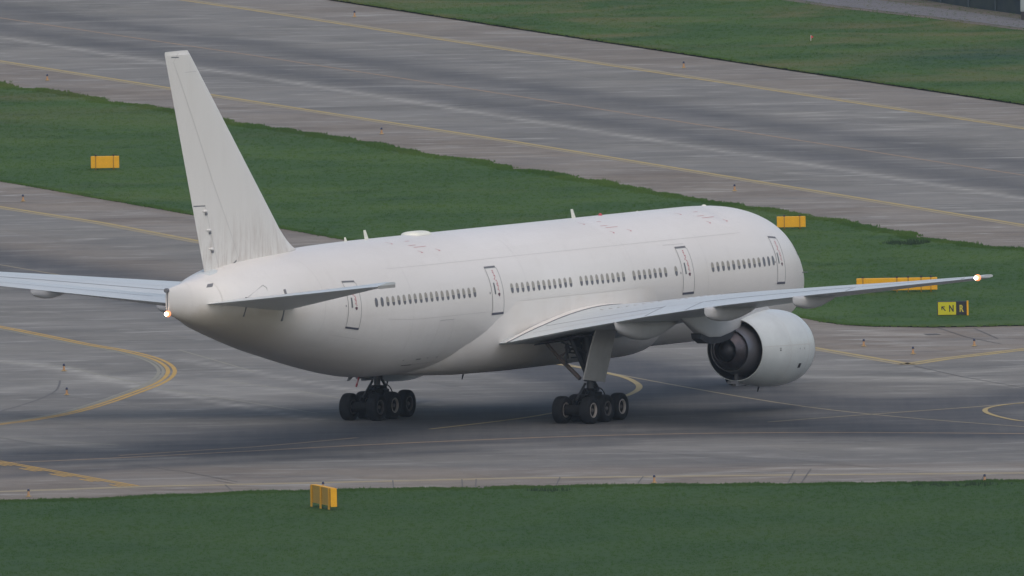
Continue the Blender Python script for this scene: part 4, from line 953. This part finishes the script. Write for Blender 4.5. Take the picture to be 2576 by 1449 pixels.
# ---- engines
def engine(sg):
    y = sg * 9.61; zc = 3.0; zf = 2.90
    def cen(s): return (0, y, zc + (25.17 - s) * -.01)
    b = MB(A)
    prof = [(20.10, 1.32), (20.0, 1.42), (20.02, 1.50), (20.12, 1.57), (20.35, 1.655), (20.7, 1.72), (21.2, 1.765), (21.8, 1.785), (22.6, 1.775), (23.4, 1.71), (24.2, 1.60), (24.8, 1.50), (25.17, 1.435), (25.16, 1.40), (24.6, 1.36), (20.4, 1.34), (20.10, 1.32)]
    prof = prof[:14]
    NTn = 56
    def ringp(s, r, flat=0.0):
        return [(s, y + r * math.cos(a), zc - .02 * (25.17 - s) + r * math.sin(a)) for a in [2 * math.pi * i / NTn for i in range(NTn)]]
    b.rings([ringp(s, r) for s, r in prof[3:]]); e = b.build('engine', M_COWL, plane, True)
    def child(name, pr, m, **k):
        bb = MB(A); bb.rings([ringp(s, r) for s, r in pr]); return bb.build(name, m, e, True)
    child('intake_lip', [(20.12, 1.575), (20.02, 1.50), (20.0, 1.42), (20.10, 1.32), (20.4, 1.335)], M_LIP)
    child('fan_disc', [(21.2, 1.37), (21.2, .3), (20.8, .18), (20.6, .001)], M_DARK)
    child('duct_wall', [(23.4, 1.355), (23.3, 1.1), (23.3, .9)], M_DARK)
    child('duct_liner', [(25.165, 1.40), (25.12, 1.385), (24.5, 1.345), (23.4, 1.325)], M_DARK)
    child('core_cowl', [(23.2, 1.12), (24.2, 1.20), (24.8, 1.18), (25.3, 1.08), (25.72, .965), (25.71, .93), (25.5, .91)], M_MET2)
    child('core_nozzle', [(25.3, .92), (25.66, .90), (25.9, .78), (26.12, .62), (26.2, .575), (26.19, .545), (26.0, .55), (25.7, .56)], M_MET)
    child('exhaust_plug', [(25.5, .52), (25.9, .47), (26.05, .40), (26.2, .27), (26.28, .13), (26.3, .001)], M_PLUG)
    # cowl seams
    bb = MB(A)
    for s in (22.9, 21.1):
        r0 = np.interp(s, [p[0] for p in prof[1:13]], [p[1] for p in prof[1:13]]); bb.rings([ringp(s - .012, r0 + .005), ringp(s + .012, r0 + .005)])
    def on(s, a, o=.006):
        r0 = np.interp(s, [p[0] for p in prof[1:13]], [p[1] for p in prof[1:13]]) + o
        return (s, y + sg * r0 * math.cos(a), zc - .02 * (25.17 - s) + r0 * math.sin(a))
    for a in (R_(6),):
        L = [on(s, a - .006) for s in np.linspace(20.9, 25.1, 14)]; Q = [on(s, a + .006) for s in np.linspace(20.9, 25.1, 14)]
        bb.add(L + Q, [(i, i + 1, 14 + i + 1, 14 + i) for i in range(13)])
    bb.build('cowl_seam', M_FLINE, e)
    def cpatch(name, s0, s1, a0, a1, m):
        bb = MB(A); bb.add([on(s0, a0, .01), on(s1, a0, .01), on(s1, a1, .01), on(s0, a1, .01)], [(0, 1, 2, 3)]); bb.build(name, m, e)
    cpatch('vent_port', 21.7, 21.95, R_(-30), R_(-22.5), M_DARK); cpatch('latch', 23.75, 23.85, R_(-2), R_(0), M_DARK); cpatch('latch', 23.72, 23.88, R_(1.5), R_(2.6), M_LINE)
    cpatch('latch', 21.6, 21.66, R_(-1), R_(1), M_LINE); cpatch('latch', 22.05, 22.1, R_(-1), R_(1), M_LINE)
    # strakes, drain mast, lower bifurcation
    bb = MB(A); bb.box((25.4, y, zc - 1.47), (.42, .10, .06)); bb.box((24.6, y + sg * .0, zc - 1.58), (.7, .09, .07)); bb.build('lower_beam', M_LINE, e)
    bb = MB(A); bb.tube((22.8, y, zc - 1.72), (22.95, y, zc - 2.02), .05, .03); bb.build('drain_mast', M_DARK, e)
    bb = MB(A); bb.box((24.6, y, zc - 1.15), (.5, .09, .30)); bb.build('bifurcation', M_MET2, e)
    # pylon
    bb = MB(A); rings = []
    #      s,  zbottom, ztop, half width
    for s, z0, z1, hw in ((21.6, 4.50, 4.72, .05), (22.4, 4.42, 5.02, .2), (23.6, 4.30, 5.25, .28), (24.9, 4.20, 5.35, .32), (25.2, 3.92, 5.35, .34), (26.0, 3.72, 5.3, .36), (27.2, 3.60, 5.25, .38), (28.3, 3.66, 5.2, .37), (29.0, 3.95, 5.15, .30), (30.0, 4.42, 5.1, .18), (30.6, 4.7, 5.05, .05)):
        m_ = (z0 + z1) / 2; h_ = (z1 - z0) / 2
        rings.append([(s, y + hw * math.copysign(abs(math.cos(a)) ** .6, math.cos(a)), m_ + h_ * math.copysign(abs(math.sin(a)) ** .5, math.sin(a))) for a in np.linspace(0, 2 * math.pi, 24, endpoint=False)])
    bb.rings(rings, True, True); bb.build('pylon', M_LGRY2, e, True)
    bb = MB(A); rings = []
    for s, z0, z1, hw in ((25.3, 3.86, 4.1, .28), (26.0, 3.60, 3.9, .33), (27.2, 3.43, 3.72, .35), (28.4, 3.46, 3.76, .33), (29.1, 3.72, 3.96, .26)):
        rings.append([(s, y - hw, z1), (s, y - hw * .85, z0), (s, y + hw * .85, z0), (s, y + hw, z1)])
    bb.rings(rings, True, True); bb.build('heat_shield', M_STRUT, e, False)
    return e
engine(-1); engine(1)

# ---- main landing gear
M_HOSE = mat('black_hose', (.012, .013, .016), .5)
def wheel(parent, s, y, outer, rim_m, z=.615, r=.635, hw=.262):
    b = MB(Gr); k = outer
    P_ = [(-hw * .70, .33), (-hw * .95, .42), (-hw, .50), (-hw * .96, .56), (-hw * .80, .612), (-hw * .5, .632), (0, .637), (hw * .5, .632), (hw * .80, .612), (hw * .96, .56), (hw, .50), (hw * .95, .42), (hw * .70, .33)]
    b.lathe([(d, q * r / .635) for d, q in P_], (s, y, z), 'y', 36)
    t = b.build('tyre', M_TYRE, parent, True)
    b = MB(Gr)
    for kk in (1, -1):
        b.cur = 0; b.lathe([(kk * hw * .80, .35), (kk * hw * .86, .325), (kk * hw * .80, .295), (kk * hw * .45, .285)], (s, y, z), 'y', 30)
        b.cur = 1; b.lathe([(kk * hw * .45, .285), (kk * hw * .40, .12), (kk * hw * .45, .09)], (s, y, z), 'y', 30)
        b.cur = 2; b.lathe([(kk * hw * .45, .09), (kk * hw * .65, .08), (kk * hw * .75, .05), (kk * hw * .75, .001)], (s, y, z), 'y', 20)
    b.build('wheel_rim', rim_m, parent, True, mats=[rim_m, M_HUB, M_RIMD])
def main_gear(sg):
    y = sg * 5.49
    b = MB(Gr)
    b.tube((31.78, y, 1.95), (31.78, y - sg * .15, 4.6), .24, .26, 20); b.tube((31.78, y, .75), (31.78, y, 2.0), .15, n=20)
    b.tube((31.78, y, 1.85), (31.78, y, 2.05), .28, n=20)
    b.box((31.78, y, .72), (.28, .20, .18))
    g = b.build('main_landing_gear', M_STRUT, plane, True)
    b = MB(Gr); b.tube((30.2, y, .70), (33.4, y, .70), .15, n=14); b.build('bogie_beam', M_HUB, g, True)
    for ds in (-1.45, 0, 1.45):
        b = MB(Gr); b.tube((31.78 + ds, y - .75, .615), (31.78 + ds, y + .75, .615), .085, n=12); b.build('axle', M_HUB, g, True)
        for q in (-1, 1):
            rim = M_RIM if (ds == -1.45 and sg < 0) or (ds == 0 and sg > 0) or (ds == 1.45 and sg < 0) else M_RIMD
            wheel(g, 31.78 + ds, y + q * .70, -1, rim)
    # torque links, steering actuator and hoses
    b = MB(Gr); b.tube((31.55, y, 2.0), (30.95, y, 1.45), .07); b.tube((30.95, y, 1.45), (31.5, y, .95), .07); b.build('torque_link', M_STRUT, g, True)
    b = MB(Gr); b.tube((32.05, y + .1, 1.75), (33.1, y + .05, 1.05), .06); b.tube((31.6, y - sg * .1, 1.9), (30.5, y, .95), .05); b.build('tilt_actuator', M_STRUT, g, True)
    for (s0, s1, h, dy) in ((32.0, 33.3, 1.55, -.35), (32.0, 33.0, 1.40, .3), (31.5, 30.6, 1.60, -.25), (31.6, 30.4, 1.45, .3), (31.9, 32.5, 1.6, .1)):
        b = MB(Gr); pts = [(s0 + (s1 - s0) * q, y + dy * math.sin(math.pi * q / 2), 1.35 + (h - 1.35) * math.sin(math.pi * q) - .45 * q * q) for q in np.linspace(0, 1, 9)]
        b.path(pts, .028, 6); b.build('brake_hose', M_HOSE, g, True)
    b = MB(Gr)
    for ds in (-1.45, 0, 1.45): b.tube((31.78 + ds, y - .45, .615), (31.78 + ds, y + .45, .615), .25, n=18)
    b.build('brake_unit', M_HUB, g, True)
    b = MB(Gr)
    for (ds, dy, z_, hx, hy, hz) in ((.25, 0, 1.22, .35, .26, .20), (.75, .05, 1.15, .30, .30, .14), (-.35, -.05, 1.18, .30, .25, .16), (0, 0, 1.45, .2, .3, .08), (1.0, -.3, 1.25, .2, .08, .05)): b.box((31.78 + ds, y + dy, z_), (hx, hy, hz))
    o_ = b.build('valve_manifold', M_HUB, g); bv = o_.modifiers.new('b', 'BEVEL'); bv.width = .05; bv.segments = 2
    b = MB(Gr); bmesh_sphere(b, (32.0, y - .28, 1.13), .035, 8); b.build('fitting', M_LIP, g, True)
    # braces
    b = MB(Gr); b.tube((32.3, sg * 5.25, 2.0), (31.9, sg * 3.95, 2.95), .10); b.tube((31.9, sg * 3.95, 2.95), (31.6, sg * 2.9, 3.85), .075); b.tube((31.9, sg * 3.95, 2.95), (31.78, sg * 5.1, 3.6), .05); b.build('side_brace', M_BRN, g, True)
    b = MB(Gr); b.tube((31.6, sg * 5.4, 2.2), (29.6, sg * 5.2, 4.3), .12); b.tube((31.95, sg * 5.45, 2.1), (33.0, sg * 5.0, 4.2), .10); b.build('drag_brace', M_STRUT, g, True)
    b = MB(Gr); b.add([(31.5, sg * 5.45, 2.0), (32.9, sg * 4.9, 4.3), (31.2, sg * 4.9, 4.3), (31.5, sg * 5.38, 2.0), (32.9, sg * 4.83, 4.3), (31.2, sg * 4.83, 4.3)], [(0, 1, 2), (5, 4, 3), (0, 3, 4, 1), (0, 2, 5, 3), (1, 4, 5, 2)]); b.build('gear_panel', M_DARK, g)
    # leg door
    b = MB(Gr); yo = [sg * 6.0, sg * 6.42, sg * 6.62]
    q4 = [(31.27, yo[0], 1.78), (33.36, yo[0], 2.03), (33.38, yo[1], 3.54), (33.1, yo[2], 4.5), (31.1, yo[2], 4.5), (31.22, yo[1], 3.44)]
    th = -sg * .07
    b.add(q4 + [(p[0], p[1] + th, p[2]) for p in q4], [(0, 1, 2, 5), (5, 2, 3, 4), (11, 8, 7, 6), (10, 9, 8, 11), (0, 6, 7, 1), (1, 7, 8, 2), (2, 8, 9, 3), (4, 10, 11, 5), (5, 11, 6, 0)])
    b.build('gear_door', M_LGRY, g, False)
    b = MB(Gr)
    for k in range(4): b.tube((31.6 + .35 * k, sg * 5.7, 3.0 + .1 * k), (31.5 + .3 * k, sg * 4.4, 2.9 + .25 * k), .035)
    for k in range(3): b.tube((32.4 - .2 * k, sg * 4.6, 2.6 + .3 * k), (32.4 - .1 * k, sg * 4.6, 3.6), .04)
    b.build('actuator', M_STRUT, g, True)
    # dark open bay under the wing root
    b = MB(A); b.add([(29.8, sg * 3.6, 3.62), (33.6, sg * 3.6, 3.55), (33.9, sg * 6.3, 4.02), (30.2, sg * 6.3, 4.05), (29.8, sg * 3.6, 3.70), (33.6, sg * 3.6, 3.63), (33.9, sg * 6.3, 4.10), (30.2, sg * 6.3, 4.13)], [(0, 1, 2, 3), (7, 6, 5, 4), (0, 4, 5, 1), (1, 5, 6, 2), (2, 6, 7, 3), (3, 7, 4, 0)]); b.build('wheel_bay', M_DARK, g)
    return g
main_gear(-1); main_gear(1)
b = MB(Gr)
for k in range(5): b.cur = k % 2; b.tube((32.6 + .02 * k, 5.9 + .04 * k, 2.25 - .15 * k), (32.62 + .02 * k, 5.94 + .04 * k, 2.10 - .15 * k), .045, n=8)
b.build('warning_streamer', None, plane, mats=[M_RED, M_PINK])
# ---- nose gear (behind the engine from here)
b = MB(A); b.tube((5.9, 0, .9), (5.7, 0, 3.2), .13, n=14); b.tube((5.9, -.35, .85), (5.9, .35, .85), .07); g = b.build('nose_gear', M_STRUT, plane, True)
for q in (-1, 1):
    b = MB(lambda p: (31.78 - p[0], p[1], p[2])); P_ = [(-.15, .3), (-.19, .4), (-.17, .5), (0, .54), (.17, .5), (.19, .4), (.15, .3), (.05, .1), (.05, .001)]
    b.lathe(P_, (5.9, q * .32, .54), 'y', 28); b.build('tyre', M_TYRE, g, True)

# ------------------------------------------------------------------ thin air between the hillside and the field
b = MB(); b.box((0, -500, 54), (700, 1650, 56)); hz = b.build('haze', None, None, mats=[])
hm = bpy.data.materials.new('thin_haze'); hm.use_nodes = True; hn = hm.node_tree; hn.nodes.clear()
pv = hn.nodes.new('ShaderNodeVolumePrincipled'); pv.inputs['Color'].default_value = (.72, .85, .98, 1); pv.inputs['Density'].default_value = .000026; pv.inputs['Anisotropy'].default_value = .2
ho = hn.nodes.new('ShaderNodeOutputMaterial'); hn.links.new(pv.outputs[0], ho.inputs['Volume']); hz.data.materials.clear(); hz.data.materials.append(hm); tag(hz, 'thin bluish haze filling the air over the airfield', 'haze', kind='stuff')
